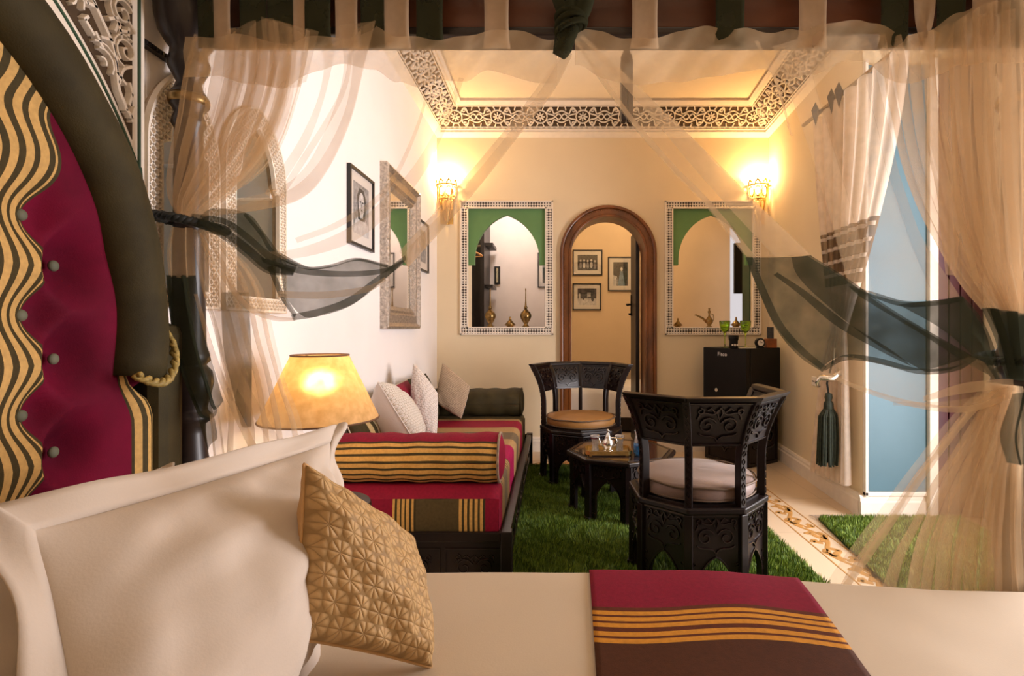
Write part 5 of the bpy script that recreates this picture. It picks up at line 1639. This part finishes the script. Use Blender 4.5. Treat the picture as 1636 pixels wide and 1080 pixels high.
# olive roll round the arch
m = MB(); pts = []
for i in range(61):
    a = lerp(-.16, PI+.16, i/60)
    pts.append((XF+.035+.004*noise.noise(Vector((i*.3, 0, 0))), HY+RM*math.cos(a), HZ+RM*math.sin(a)))
m.tube(pts, .064, 20); m.build('padded_roll', M['olive'], root, smooth=True)
for s in (1, -1):
    # twisted cord under the roll's end
    m = MB()
    base = [Vector((XF+.10, HY+s*.615, 1.048)), Vector((XF+.108, HY+s*.66, 1.028)), Vector((XF+.10, HY+s*.71, 1.03)), Vector((XF+.085, HY+s*.755, 1.065)), Vector((XF+.06, HY+s*.778, 1.115)), Vector((XF+.03, HY+s*.775, 1.16))]
    cc = crom(base, 8)
    for ph in (0, PI):
        m.tube([p+Vector((.006*math.cos(i*.9+ph), 0, .006*math.sin(i*.9+ph))) for i, p in enumerate(cc)], .0062, 6)
    m.build('twisted_cord', M['rope'], root, smooth=True)
    # striped strip and olive wing below the roll
    m = MB(); P, U = [], []
    for j in range(31):
        z = lerp(.42, 1.045, j/30); row, ur = [], []
        wd = .088*(1-.75*sm(.97, 1.045, z))
        for i in range(13):
            t = i/12
            row.append((XF+.045+.02*math.sin(PI*t)-.02*t, HY+s*(.672-.04*sm(.93, 1.045, z)+wd*t), z)); ur.append((t, z))
        P.append(row); U.append(ur)
    m.grid(P, U); m.build('side_strip', M.setdefault('side_stripe', stripes('side_strip_stripes', [(0, OLIVE), (.06, rgb('#cfa562')), (.24, OLIVE), (.40, rgb('#cfa562')), (.54, OLIVE), (.68, rgb('#cfa562')), (.84, OLIVE), (.92, rgb('#cfa562'))], 0)), root, smooth=True, recalc=False)
    m = MB(); m.box(XL+.005, XF+.055, HY+min(s*.745, s*.845), HY+max(s*.745, s*.845), .15, 1.165); m.build('wing', M['olive'], root, bevel=.03)
m = MB()
A = [(-RM, -.75)]+[(RM*math.cos(PI-PI*i/30), RM*math.sin(PI-PI*i/30)) for i in range(31)]+[(RM, -.75)]
m.prism(A, lambda u, v, n: (XL+n, HY+u, HZ+v), .012, .038); m.build('backing_board', M['olive'], root)

# ------------------------------------------------------------------ mattress, cover, runner
BY1 = 1.362
def btop(X, Y):
    z = .537-.052*sm(.2, 1.25, X)+.006*noise.noise(Vector((X*2.2, Y*2.2, 4)))+.003*noise.noise(Vector((X*6, Y*5, 2)))
    return z
m = MB(); m.box(-.94, FX-.06, -.34, BY1-.03, .30, .455)
one(m, 'bed_mattress', M['linen'], 'thick white mattress hidden under the bed cover', 'mattress', bevel=.03)
def cover_pt(X, s):
    """s: distance run across the bed from its near side; past the far edge the cloth turns down"""
    r = .035
    L = BY1-r+.40
    if s <= L:
        Y = -.40+s
        return Vector((X, Y, btop(X, Y)))
    a = (s-L)/r
    if a < PI/2:
        return Vector((X, BY1-r+r*math.sin(a), btop(X, BY1-r)-r*(1-math.cos(a))))
    d = (a-PI/2)*r
    return Vector((X, BY1+.004*math.sin(X*22)*min(1, d*8), btop(X, BY1-r)-r-d))
SS = [i*.035 for i in range(48)]
SS = [s for s in SS if s < BY1+.36]+[BY1+.36+i*.007 for i in range(1, 15)]+[BY1+.47+.04*i for i in range(6)]
m = MB(); m.grid([[cover_pt(lerp(-.95, FX-.05, i/70), s) for s in SS] for i in range(71)])
tag(m.build('bed_cover', M['linen_bed'], smooth=True, recalc=False), 'smooth white cover over the big bed', 'bed cover')
# runner
def rx(Y, t):
    l = lerp(.073, .090, (Y-.9)/.46); r = lerp(.560, .618, (Y-.9)/.46)
    return lerp(l, r, t)
S1, S2 = 1.030, 1.158
LT = BY1+.40+.20
GD = rgb('#c98a2e'); BRN = rgb('#4a2712')
rst = [(0, BRN)]
for i in range(5):
    a = lerp(S1, S2, i/5)
    rst += [((a+.40)/LT, GD), ((a+.40+.0135)/LT, rgb('#5a2a14'))]
rst += [((S2+.40)/LT, rgb('#7c0a2a'))]
M['runner'] = stripes('runner_stripes', rst, 0, rough=.85)
m = MB(); P, U = [], []
for i in range(41):
    row, ur = [], []
    for s in SS:
        Y = min(-.40+s, BY1)
        p = cover_pt(rx(Y, i/40), s)
        if s < BY1+.36: p.z += .006
        else: p += Vector((0, .004, .004))
        row.append(p); ur.append(((s+.010*math.sin(i*.16+.5))/LT, i/40))
    P.append(row); U.append(ur)
m.grid(P, U)
tag(m.build('bed_runner', M['runner'], smooth=True, recalc=False, solid=.004), 'burgundy and brown bed runner with gold stripes across the bed', 'bed runner')

# ------------------------------------------------------------------ pillows
cushion('pillow', [(-.40, .48, .56), (-.455, 1.05, .56), (-.500, 1.19, .895), (-.630, .645, .905)], .125, M['linen'], M['linen'],
        'big white pillow leaning at the headboard behind the gold cushion', 'pillow', 'white pillows', pinch=.03, nu=36, flange=.045, wr=.013, seed=4, back_thick=.07, power=.7)
cushion('pillow', [(-.57, .46, .56), (-.66, 1.0, .56), (-.76, 1.03, .84), (-.74, .635, .84)], .08, M['linen'], M['linen'],
        'second white pillow behind the big pillow, only its edge showing', 'pillow', 'white pillows', pinch=.03, nu=30, flange=.045, wr=.01, seed=9, back_thick=.06, power=.5)
cushion('gold_cushion', [at(466, 1018, .815), at(689, 1066, .965), at(657, 858, 1.07), at(486, 742, .86)], .068, M['gold_cushion'], M['gold_back'],
        'gold quilted cushion with flower relief on the bed', 'cushion', pinch=.035, nu=40, wr=.006, seed=6, back_thick=.05, piping=M['gold_back'], power=.36)

# ================================================================== CANOPY CURTAINS
YC = 1.388
PXM = YC/F
def arclen(pts):
    L = [0]
    for a, b in zip(pts, pts[1:]): L.append(L[-1]+(b-a).length)
    return L
def resample(pts, n):
    L = arclen(pts); T = L[-1]; out = []; k = 0
    for i in range(n):
        s = T*i/(n-1)
        while k < len(L)-2 and L[k+1] < s: k += 1
        f = (s-L[k])/max(1e-9, L[k+1]-L[k])
        out.append(pts[k].lerp(pts[k+1], min(1, max(0, f))))
    return out
def sheet(root, name, ribs, mt, yoff=0.0, folds=0, amp=0.0, dep=.010, nu=None, nv=36, bulge=0.0, seed=0.0):
    """cloth lofted over ribs (each a line from top to bottom of the cloth); the pleats double the cloth back on itself"""
    R_ = [resample([Vector(p) for p in crom(r, 8)], nv) for r in ribs]
    n = nu or max(10, int(8*(len(ribs)-1)+22*folds))
    G = []
    m_ = len(R_)-1
    for i in range(n+1):
        u0 = i/n
        u = min(1, max(0, u0+amp*math.sin(2*PI*folds*u0)*sm(0, .08, u0)*sm(0, .08, 1-u0)))
        k = min(m_-1, int(u*m_)); t = u*m_-k
        A0, A1, A2, A3 = R_[max(0, k-1)], R_[k], R_[k+1], R_[min(m_, k+2)]
        col_ = []
        for j in range(nv):
            p0, p1, p2, p3 = A0[j], A1[j], A2[j], A3[j]
            p = .5*((2*p1)+(p2-p0)*t+(2*p0-5*p1+4*p2-p3)*t*t+(3*p1-p0-3*p2+p3)*t**3) if m_ > 1 else p1.lerp(p2, t)
            f = j/(nv-1)
            d = yoff+dep*math.cos(2*PI*folds*u0+seed)+bulge*math.sin(PI*f)+dep*.7*noise.noise(Vector((p.x*.012, p.y*.012, seed+3)))
            col_.append(((p.x-VX)*PXM, YC+d, EYE-(p.y-VY)*PXM))
        G.append(col_)
    m = MB(); m.grid(G)
    return m.build(name, mt, root, smooth=True, recalc=False)

def tab(root, x0, x1, c, y_top=-30, y_bot=72, twist=0):
    """loop over the beam: front strip, over the top, down the back"""
    m = MB()
    xa, xb = (x0-VX)*PXM, (x1-VX)*PXM
    zb = EYE-(y_bot-VY)*PXM
    path = [(YC-.004, zb-.012), (YC-.010, zb+.03), (YC-.012, 2.02), (YC-.006, 2.075), (YC+.02, 2.168), (PY+.02, 2.175), (PY+.066, 2.165), (PY+.070, 2.05), (PY+.066, 1.97)]
    path = [tuple(p) for p in crom(path, 4)]
    P = []
    n = 6
    for i in range(n+1):
        t = i/n
        row = []
        for k, (y, z) in enumerate(path):
            f = k/(len(path)-1)
            wq = 1-.14*math.sin(PI*min(1, f*3))
            xm = (xa+xb)/2
            x = xm+(lerp(xa, xb, t)-xm)*wq*(1-twist*.6*math.exp(-((f-.08)/.07)**2))
            row.append((x, y-.004*math.sin(PI*t)-twist*.02*math.sin(2*PI*t)*math.exp(-((f-.08)/.1)**2), z))
        P.append(row)
    m.grid(P); return m.build('tab', M['tab_green'] if c == 'g' else M['tab_cream'], root, smooth=True, recalc=False, solid=.0012)

def header(root, top, bot):
    """doubled top hem with a waving lower edge"""
    m = MB()
    xs_ = [lerp(top[0][0], top[-1][0], i/120) for i in range(121)]
    def val(C, x):
        for (a, b), (c, d) in zip(C, C[1:]):
            if x <= c: t = (x-a)/(c-a); t = t*t*(3-2*t); return lerp(b, d, t)
        return C[-1][1]
    P = []
    for x in xs_:
        a, b = val(top, x), val(bot, x)
        P.append([((x-VX)*PXM, YC-.020+.008*math.sin(x*.045)+.004*math.sin(x*.11+j), EYE-(lerp(a, b, j/8)-VY)*PXM) for j in range(9)])
    m.grid(P); return m.build('header_hem', M['sheer_hem'], root, smooth=True, recalc=False)

# left-hand curtain
root = thing('canopy_curtain', 'cream voile bed curtain with green band tied to the left post', 'curtain', ((300-VX)*PXM, YC, .1), 'canopy curtains on the bed')
SC, SG, SH = M['sheer'], M['sheer_green'], M['sheer_hem']
# gathered lengths above the cord
sheet(root, 'cream_panel', [[(312, 58), (298, 110), (278, 220), (268, 300), (286, 350)], [(345, 62), (330, 150), (305, 250), (285, 320), (293, 351)],
      [(400, 66), (385, 160), (340, 260), (300, 325), (298, 352)], [(470, 62), (462, 160), (420, 255), (345, 325), (305, 353)]], SC, 0, 6, .09, .012)
sheet(root, 'cream_panel', [[(372, 60), (360, 150), (325, 250), (296, 320), (296, 351)], [(440, 40), (440, 140), (395, 250), (330, 322), (302, 352)],
      [(500, 68), (486, 150), (462, 225), (420, 285), (325, 346)]], SC, -.022, 5, .10, .010, seed=2)
sheet(root, 'cream_panel', [[(430, 40), (432, 90), (415, 140)], [(476, 52), (478, 100), (466, 150)], [(520, 64), (508, 110), (500, 142)]], SC, -.034, 2, .12, .006, seed=4)
sheet(root, 'cream_panel', [[(352, 60), (338, 150), (306, 256), (284, 322), (292, 350)], [(470, 58), (450, 165), (404, 262), (338, 326), (303, 352)]], SC, .018, 5, .10, .010, seed=7)
# loose folds running from the heading to the cord
for a_, b_, dd in (([(512, 66), (520, 110), (508, 165), (482, 222), (450, 272), (425, 310)], [(540, 62), (532, 112), (516, 172), (494, 230), (462, 282), (436, 318)], -.012),
                   ([(560, 70), (550, 130), (520, 190), (470, 268), (436, 322)], [(566, 72), (556, 136), (528, 196), (478, 276), (444, 326)], -.006),
                   ([(548, 50), (556, 115), (538, 185), (502, 262), (458, 302), (400, 320), (335, 338)], [(606, 42), (588, 112), (566, 200), (530, 278), (488, 322), (415, 341), (335, 350)], -.030),
                   ([(570, 60), (570, 120), (556, 190), (520, 262), (474, 306), (405, 330), (335, 343)], [(606, 42), (588, 112), (566, 200), (530, 278), (488, 322), (415, 341), (335, 350)], -.034),
                   ([(735, 128), (703, 203), (648, 288), (560, 366), (462, 402), (400, 392), (325, 352)], [(743, 130), (713, 213), (664, 302), (574, 384), (468, 415), (398, 402), (325, 358)], -.020),
                   ([(690, 100), (664, 200), (612, 300), (540, 352), (470, 380)], [(694, 100), (668, 204), (618, 306), (546, 360), (474, 388)], .0)):
    sheet(root, 'cream_fold', [a_, b_], SC, dd, 0, 0, .004)
# the free edge falling from the knot to the tip of the green band
sheet(root, 'cream_fold', [[(898, 86), (842, 165), (778, 245), (712, 322), (640, 402)], [(906, 90), (862, 160), (800, 238), (735, 318), (646, 416)], [(914, 92), (882, 152), (822, 228), (758, 310), (654, 428)]], SH, -.014, 0, 0, .004)
sheet(root, 'cream_fold', [[(902, 88), (852, 166), (790, 246), (724, 324), (644, 410)], [(914, 92), (882, 152), (822, 228), (758, 310), (654, 428)]], SC, -.022, 0, 0, .004)
# green band in the swag
sheet(root, 'green_band', [[(444, 402), (446, 430), (452, 472)], [(491, 426), (492, 465), (484, 506)], [(530, 424), (528, 470), (520, 500)], [(573, 413), (572, 450), (564, 484)], [(623, 424), (622, 432), (612, 446)], [(650, 410), (651, 412), (650, 416)]], SG, .002, 0, 0, .006)
sheet(root, 'green_band', [[(322, 346), (326, 350), (330, 354)], [(343, 334), (355, 346), (362, 360)], [(398, 342), (402, 366), (404, 392)], [(425, 373), (428, 394), (432, 418)], [(450, 408), (452, 420), (458, 432)]], SG, -.012, 0, 0, .006)
for a_, b_, dd in (([(316, 344), (368, 352), (405, 376), (440, 406), (482, 426)], [(312, 357), (360, 376), (400, 406), (434, 434), (474, 440)], -.026),
                   ([(316, 350), (364, 364), (402, 390), (440, 420), (480, 432)], [(312, 360), (358, 380), (398, 410), (434, 438), (476, 442)], -.030),
                   ([(421, 412), (480, 428), (552, 434), (615, 430), (645, 416)], [(424, 420), (482, 438), (552, 443), (612, 438), (646, 420)], -.016),
                   ([(470, 503), (514, 493), (560, 476), (602, 446), (650, 409)], [(474, 512), (516, 505), (564, 489), (606, 458), (652, 416)], -.020),
                   ([(398, 342), (425, 373), (444, 402), (491, 426), (530, 424), (573, 413), (623, 424)], [(394, 345), (420, 377), (440, 407), (490, 431), (530, 429), (573, 418), (622, 429)], -.018),
                   ([(433, 428), (444, 455), (452, 474), (476, 508)], [(441, 426), (452, 452), (460, 470), (480, 502)], -.022)):
    sheet(root, 'green_fold', [a_, b_], SG, dd, 0, 0, .003)
sheet(root, 'cream_fold', [[(452, 466), (522, 467), (592, 458), (620, 444)], [(452, 476), (522, 478), (592, 468), (622, 450)]], SH, -.028, 0, 0, .003)
sheet(root, 'cream_hem', [[(312, 360), (318, 366), (324, 372)], [(386, 402), (372, 425), (360, 444)], [(433, 434), (420, 468), (400, 492)], [(452, 474), (446, 496), (436, 508)], [(474, 506), (474, 508), (474, 512)]], SC, -.004, 0, 0, .006)
sheet(root, 'cream_fold', [[(324, 372), (360, 436), (400, 486), (438, 504), (474, 508)], [(322, 376), (356, 444), (396, 494), (438, 512), (474, 513)]], SH, -.010, 0, 0, .003)
# tails below the cord
sheet(root, 'cream_panel', [[(272, 362), (266, 400), (268, 442)], [(290, 364), (288, 402), (290, 444)], [(308, 364), (310, 402), (312, 442)]], SH, -.004, 2, .1, .006)
sheet(root, 'green_band', [[(268, 440), (272, 520), (291, 600), (316, 660), (334, 668)], [(286, 441), (296, 520), (316, 600), (336, 655), (344, 664)], [(312, 440), (320, 500), (336, 570), (350, 622), (357, 640)]], SG, -.010, 2, .13, .012)
sheet(root, 'green_band', [[(268, 440), (276, 520), (300, 610), (322, 690), (332, 722)], [(300, 441), (306, 520), (324, 600), (340, 660), (346, 690)]], SG, .006, 1, .1, .010, seed=2)
sheet(root, 'cream_hem', [[(334, 668), (332, 800), (330, 1000)], [(357, 640), (362, 800), (366, 1000)]], SC, -.004, 2, .12, .008, bulge=.03)
sheet(root, 'green_band', [[(342, 466), (346, 560), (364, 640), (376, 684)], [(366, 466), (370, 560), (382, 640), (386, 685)], [(388, 466), (391, 560), (392, 640), (392, 685)]], SG, .026, 1, .1, .006, seed=1)
sheet(root, 'cream_hem', [[(306, 366), (312, 450), (338, 560), (352, 650), (345, 760), (340, 1000)], [(318, 366), (345, 450), (375, 560), (395, 660), (400, 760), (405, 1000)],
      [(330, 368), (375, 440), (402, 540), (424, 640), (440, 760), (450, 1000)], [(340, 372), (398, 440), (424, 520), (442, 610), (474, 710), (490, 1000)]], SC, .010, 5, .08, .012, bulge=.02)
sheet(root, 'cream_fold', [[(322, 372), (338, 470), (352, 560), (392, 640), (440, 720)], [(330, 372), (352, 470), (372, 560), (412, 640), (460, 722)]], SC, -.008, 0, 0, .004)
sheet(root, 'cream_fold', [[(334, 440), (352, 540), (356, 600), (372, 640)], [(384, 440), (400, 520), (388, 590), (376, 640)]], SC, -.012, 0, 0, .006)
sheet(root, 'cream_fold', [[(312, 470), (345, 590), (388, 690), (424, 760)], [(318, 470), (356, 590), (402, 690), (440, 760)]], SH, -.010, 0, 0, .004)
for x0, x1, c in ((318, 356, 'g'), (338, 374, 'c'), (384, 432, 'g'), (428, 476, 'g'), (470, 492, 'c'), (486, 534, 'g'), (536, 576, 'c'), (576, 620, 'g'), (612, 658, 'c'), (664, 712, 'g'), (772, 816, 'c')):
    tab(root, x0, x1, c)
header(root, [(300, 62), (345, 66), (400, 64), (450, 74), (520, 66), (560, 70), (590, 42), (640, 66), (690, 70), (760, 60), (820, 56), (890, 68)],
       [(300, 128), (345, 126), (400, 140), (450, 144), (520, 120), (560, 108), (600, 116), (640, 138), (670, 147), (700, 134), (745, 133), (782, 120), (840, 134), (890, 138)])
# knot in the middle
kc = at(912, 48, YC-.02)
m = MB(); m.tube([at(895, -25, YC-.012), at(905, 10, YC-.03), at(915, 42, YC-.035), at(902, 62, YC-.03), at(898, 84, YC-.02), at(904, 93, YC-.015)], [.034, .030, .020, .026, .024, .006], 12); m.build('knot_tail', M['tab_green'], root, smooth=True)
m = MB(); m.tube([at(940, -25, YC-.012), at(930, 15, YC-.03), at(918, 44, YC-.035)], [.026, .024, .018], 12); m.build('knot_tail', M['tab_green'], root, smooth=True)
for k in range(3):
    m = MB(); m.tube([Vector((kc.x+.036*math.cos(q*PI/10), kc.y-.02+.03*math.sin(q*PI/10), kc.z+.004+(k-1)*.010+.012*math.cos(q*PI/10+k))) for q in range(21)], .0075, 8, cap=False); m.build('knot_wrap', M['tab_green'], root, smooth=True)
# cord round post and curtain
def cord(name, cx, cy, cz, rx_, ry_, label, tilt=.0):
    m = MB()
    for ph in (0, 2*PI/3, 4*PI/3):
        pts = []
        for q in range(65):
            a = 2*PI*q/64
            r_ = .0065
            tw = a*14+ph
            pts.append(Vector((cx+(rx_+r_*math.cos(tw))*math.cos(a), cy+(ry_+r_*math.cos(tw))*math.sin(a), cz+r_*math.sin(tw)+tilt*math.cos(a))))
        m.tube(pts, .0072, 6, cap=False)
    return one(m, name, M['rope_dark'], label, 'tie cord', 'tie cords of the bed curtains', smooth=True)
cord('tie_cord', at(305, 357, 1.43).x, 1.43, at(305, 357, 1.43).z, .072, .100, 'dark twisted cord tying the left bed curtain to its post', -.012)

# right-hand curtain
root = thing('canopy_curtain', 'cream voile bed curtain with green band swept to the right post', 'curtain', ((1620-VX)*PXM, YC, .1), 'canopy curtains on the bed')
# the free edge falling from the knot to the green band
RE = [(930, 56), (985, 108), (1050, 170), (1122, 238), (1200, 318), (1293, 408)]
sheet(root, 'cream_panel', [[(914, 62), (958, 128), (1008, 198), (1068, 268), (1126, 328), (1192, 412)], [(922, 60), (972, 118), (1030, 184), (1096, 254), (1164, 324), (1244, 410)], RE], SC, -.004, 0, 0, .005)
sheet(root, 'cream_fold', [[(926, 60), (984, 126), (1044, 194), (1104, 266), (1166, 336), (1236, 411)], RE], SH, -.012, 0, 0, .004)
sheet(root, 'cream_fold', [[(914, 62), (958, 128), (1008, 198), (1068, 268), (1126, 328), (1192, 412)], [(917, 62), (964, 126), (1016, 196), (1077, 266), (1136, 326), (1206, 412)]], SH, -.012, 0, 0, .003)
# green band
GR = [(1293, 408), (1350, 445), (1412, 488), (1482, 530), (1553, 570)]
sheet(root, 'green_band', [[(1192, 411), (1212, 460), (1240, 520), (1276, 562), (1312, 590)], [(1226, 411), (1258, 465), (1304, 525), (1330, 555), (1352, 570)], [(1260, 410), (1320, 472), (1384, 530), (1430, 566), (1464, 592)], GR], SG, -.002, 0, 0, .008)
sheet(root, 'green_fold', [[(1262, 411), (1272, 440), (1310, 480), (1390, 545), (1474, 594)], [(1278, 410), (1312, 446), (1352, 478), (1420, 530), (1516, 590)], GR], SG, -.014, 0, 0, .006)
sheet(root, 'green_fold', [[(1232, 440), (1272, 470), (1330, 520), (1400, 560), (1440, 580)], [(1238, 436), (1284, 466), (1346, 514), (1414, 556), (1450, 584)]], SG, -.018, 0, 0, .003)
sheet(root, 'green_fold', [[(1190, 411), (1209, 462), (1237, 524), (1273, 568), (1311, 594)], [(1200, 411), (1220, 458), (1248, 516), (1282, 556), (1318, 586)]], SG, -.012, 0, 0, .003)
sheet(root, 'green_fold', [[(1312, 584), (1346, 566), (1400, 572), (1462, 588), (1520, 584), (1553, 566)], [(1312, 592), (1346, 575), (1400, 581), (1462, 597), (1520, 592), (1553, 573)]], SG, -.020, 0, 0, .003)
sheet(root, 'green_band', [[(1362, 457), (1370, 464), (1378, 472)], [(1440, 480), (1456, 506), (1474, 530)], [(1500, 481), (1530, 534), (1552, 580)], [(1543, 474), (1584, 530), (1602, 606)]], SG, .014, 0, 0, .006)
sheet(root, 'green_fold', [[(1362, 456), (1400, 466), (1450, 480), (1500, 479), (1543, 472)], [(1364, 462), (1402, 476), (1450, 490), (1502, 488), (1548, 480)]], SG, .010, 0, 0, .003)
sheet(root, 'green_fold', [[(1440, 486), (1500, 520), (1550, 560), (1590, 606)], [(1543, 474), (1572, 508), (1594, 556), (1603, 606)]], SG, .004, 1, .1, .006)
for k_ in range(2):
    sheet(root, 'green_band', [[(1562, 492), (1584, 540), (1602, 604)], [(1600, 498), (1606, 550), (1614, 606)], [(1648, 506), (1644, 550), (1636, 606)]], SG, -.020-.012*k_, 3, .10, .010, seed=k_)
# cream below the green band
sheet(root, 'cream_hem', [[(1311, 588), (1312, 590), (1313, 594)], [(1380, 572), (1378, 596), (1374, 620)], [(1470, 592), (1464, 620), (1458, 645)], [(1550, 570), (1546, 612), (1540, 653)], [(1604, 600), (1608, 616), (1612, 634)]], SC, 0, 0, 0, .006)
sheet(root, 'cream_fold', [[(1312, 591), (1374, 617), (1458, 641), (1540, 648), (1612, 626)], [(1311, 597), (1372, 624), (1456, 650), (1540, 658), (1612, 636)]], SH, -.010, 0, 0, .003)
sheet(root, 'cream_fold', [[(1470, 632), (1530, 612), (1580, 606), (1612, 604)], [(1470, 640), (1530, 628), (1580, 622), (1612, 616)]], SH, -.016, 0, 0, .003)
sheet(root, 'cream_fold', [[(1420, 640), (1500, 640), (1570, 628), (1612, 612)], [(1420, 646), (1500, 650), (1570, 640), (1612, 622)]], SC, -.020, 0, 0, .003)
# wide lengths hanging from the heading
sheet(root, 'cream_panel', [[(1240, 66), (1285, 190), (1330, 330), (1362, 457)], [(1330, 50), (1368, 220), (1408, 360), (1440, 480)], [(1400, 60), (1440, 250), (1478, 365), (1543, 474)]], SC, .012, 2, .08, .010)
sheet(root, 'cream_fold', [[(1205, 66), (1236, 128), (1262, 215)], [(1212, 66), (1242, 130), (1266, 217)]], SH, -.004, 0, 0, .003)
sheet(root, 'cream_panel', [[(1400, 60), (1432, 240), (1474, 352), (1530, 452), (1566, 494)], [(1462, 60), (1482, 240), (1528, 390), (1592, 496)], [(1540, 34), (1552, 240), (1578, 400), (1608, 500)], [(1650, 16), (1652, 250), (1648, 400), (1640, 506)]], SC, -.010, 9, .05, .012, seed=1)
sheet(root, 'cream_panel', [[(1505, 50), (1512, 240), (1536, 380), (1590, 496)], [(1570, 14), (1574, 240), (1592, 400), (1612, 500)], [(1655, 10), (1656, 250), (1650, 400), (1640, 506)]], SC, -.026, 7, .06, .010, seed=3)
sheet(root, 'cream_panel', [[(1520, 40), (1520, 240), (1540, 380), (1596, 498)], [(1655, 10), (1656, 250), (1650, 400), (1640, 506)]], SC, .020, 5, .08, .010, seed=5)
sheet(root, 'cream_fold', [[(1458, 60), (1474, 120), (1470, 220), (1488, 330), (1500, 440)], [(1494, 60), (1482, 120), (1502, 220), (1522, 330), (1516, 444)]], SH, -.030, 1, .1, .006)
sheet(root, 'cream_fold', [[(1500, 60), (1506, 200), (1512, 330), (1540, 450)], [(1508, 60), (1514, 200), (1522, 330), (1552, 456)]], SH, -.034, 0, 0, .004)
# tail flaring from the tie down beside the bed
TL0 = [(1598, 612), (1545, 666), (1470, 770), (1400, 868), (1345, 936), (1290, 1040)]
sheet(root, 'cream_hem', [TL0, [(1604, 616), (1580, 684), (1530, 790), (1480, 900), (1462, 960), (1440, 1040)], [(1610, 616), (1604, 700), (1588, 800), (1572, 900), (1566, 960), (1560, 1040)], [(1622, 616), (1642, 700), (1648, 800), (1650, 900), (1650, 960), (1650, 1040)]], SC, .020, 6, .06, .014, bulge=.03)
sheet(root, 'cream_hem', [[(1600, 614), (1560, 690), (1510, 790), (1470, 890), (1452, 950), (1430, 1040)], [(1608, 616), (1600, 700), (1580, 800), (1565, 900), (1560, 960), (1556, 1040)], [(1622, 616), (1642, 700), (1648, 800), (1650, 900), (1650, 960), (1650, 1040)]], SC, .002, 5, .07, .014, bulge=.03, seed=2)
sheet(root, 'cream_hem', [[(1602, 614), (1580, 700), (1545, 800), (1520, 900), (1508, 960), (1500, 1040)], [(1622, 616), (1642, 700), (1648, 800), (1650, 900), (1650, 960), (1650, 1040)]], SC, -.014, 4, .08, .012, bulge=.03, seed=4)
sheet(root, 'cream_fold', [[(1598, 612), (1545, 666), (1470, 770), (1400, 868), (1345, 936)], [(1602, 616), (1553, 672), (1480, 776), (1411, 874), (1356, 940)]], SH, -.004, 0, 0, .004, bulge=.02)
sheet(root, 'green_band', [[(1606, 628), (1588, 690), (1598, 736)], [(1650, 616), (1650, 690), (1648, 742)]], SG, -.030, 2, .1, .010)
for x0, x1, c in ((1006, 1052, 'c'), (1138, 1190, 'g'), (1270, 1320, 'c'), (1400, 1450, 'g'), (1488, 1540, 'g'), (1545, 1590, 'c'), (1592, 1640, 'g')):
    tab(root, x0, x1, c)
tab(root, 1452, 1492, 'c', twist=1)
header(root, [(918, 52), (960, 60), (1000, 66), (1050, 66), (1130, 48), (1180, 52), (1230, 62), (1265, 52), (1330, 42), (1390, 44), (1440, 60), (1470, 58), (1520, 30), (1570, 8), (1640, 2)],
       [(918, 110), (960, 132), (1000, 138), (1080, 139), (1150, 124), (1210, 118), (1240, 133), (1290, 124), (1340, 106), (1370, 105), (1410, 130), (1450, 138), (1490, 126), (1520, 112), (1570, 104), (1640, 110)])
cord('tie_cord', at(1624, 570, 1.43).x, 1.43, at(1624, 570, 1.43).z, .070, .100, 'dark cord tying the right bed curtain to its post', .012)
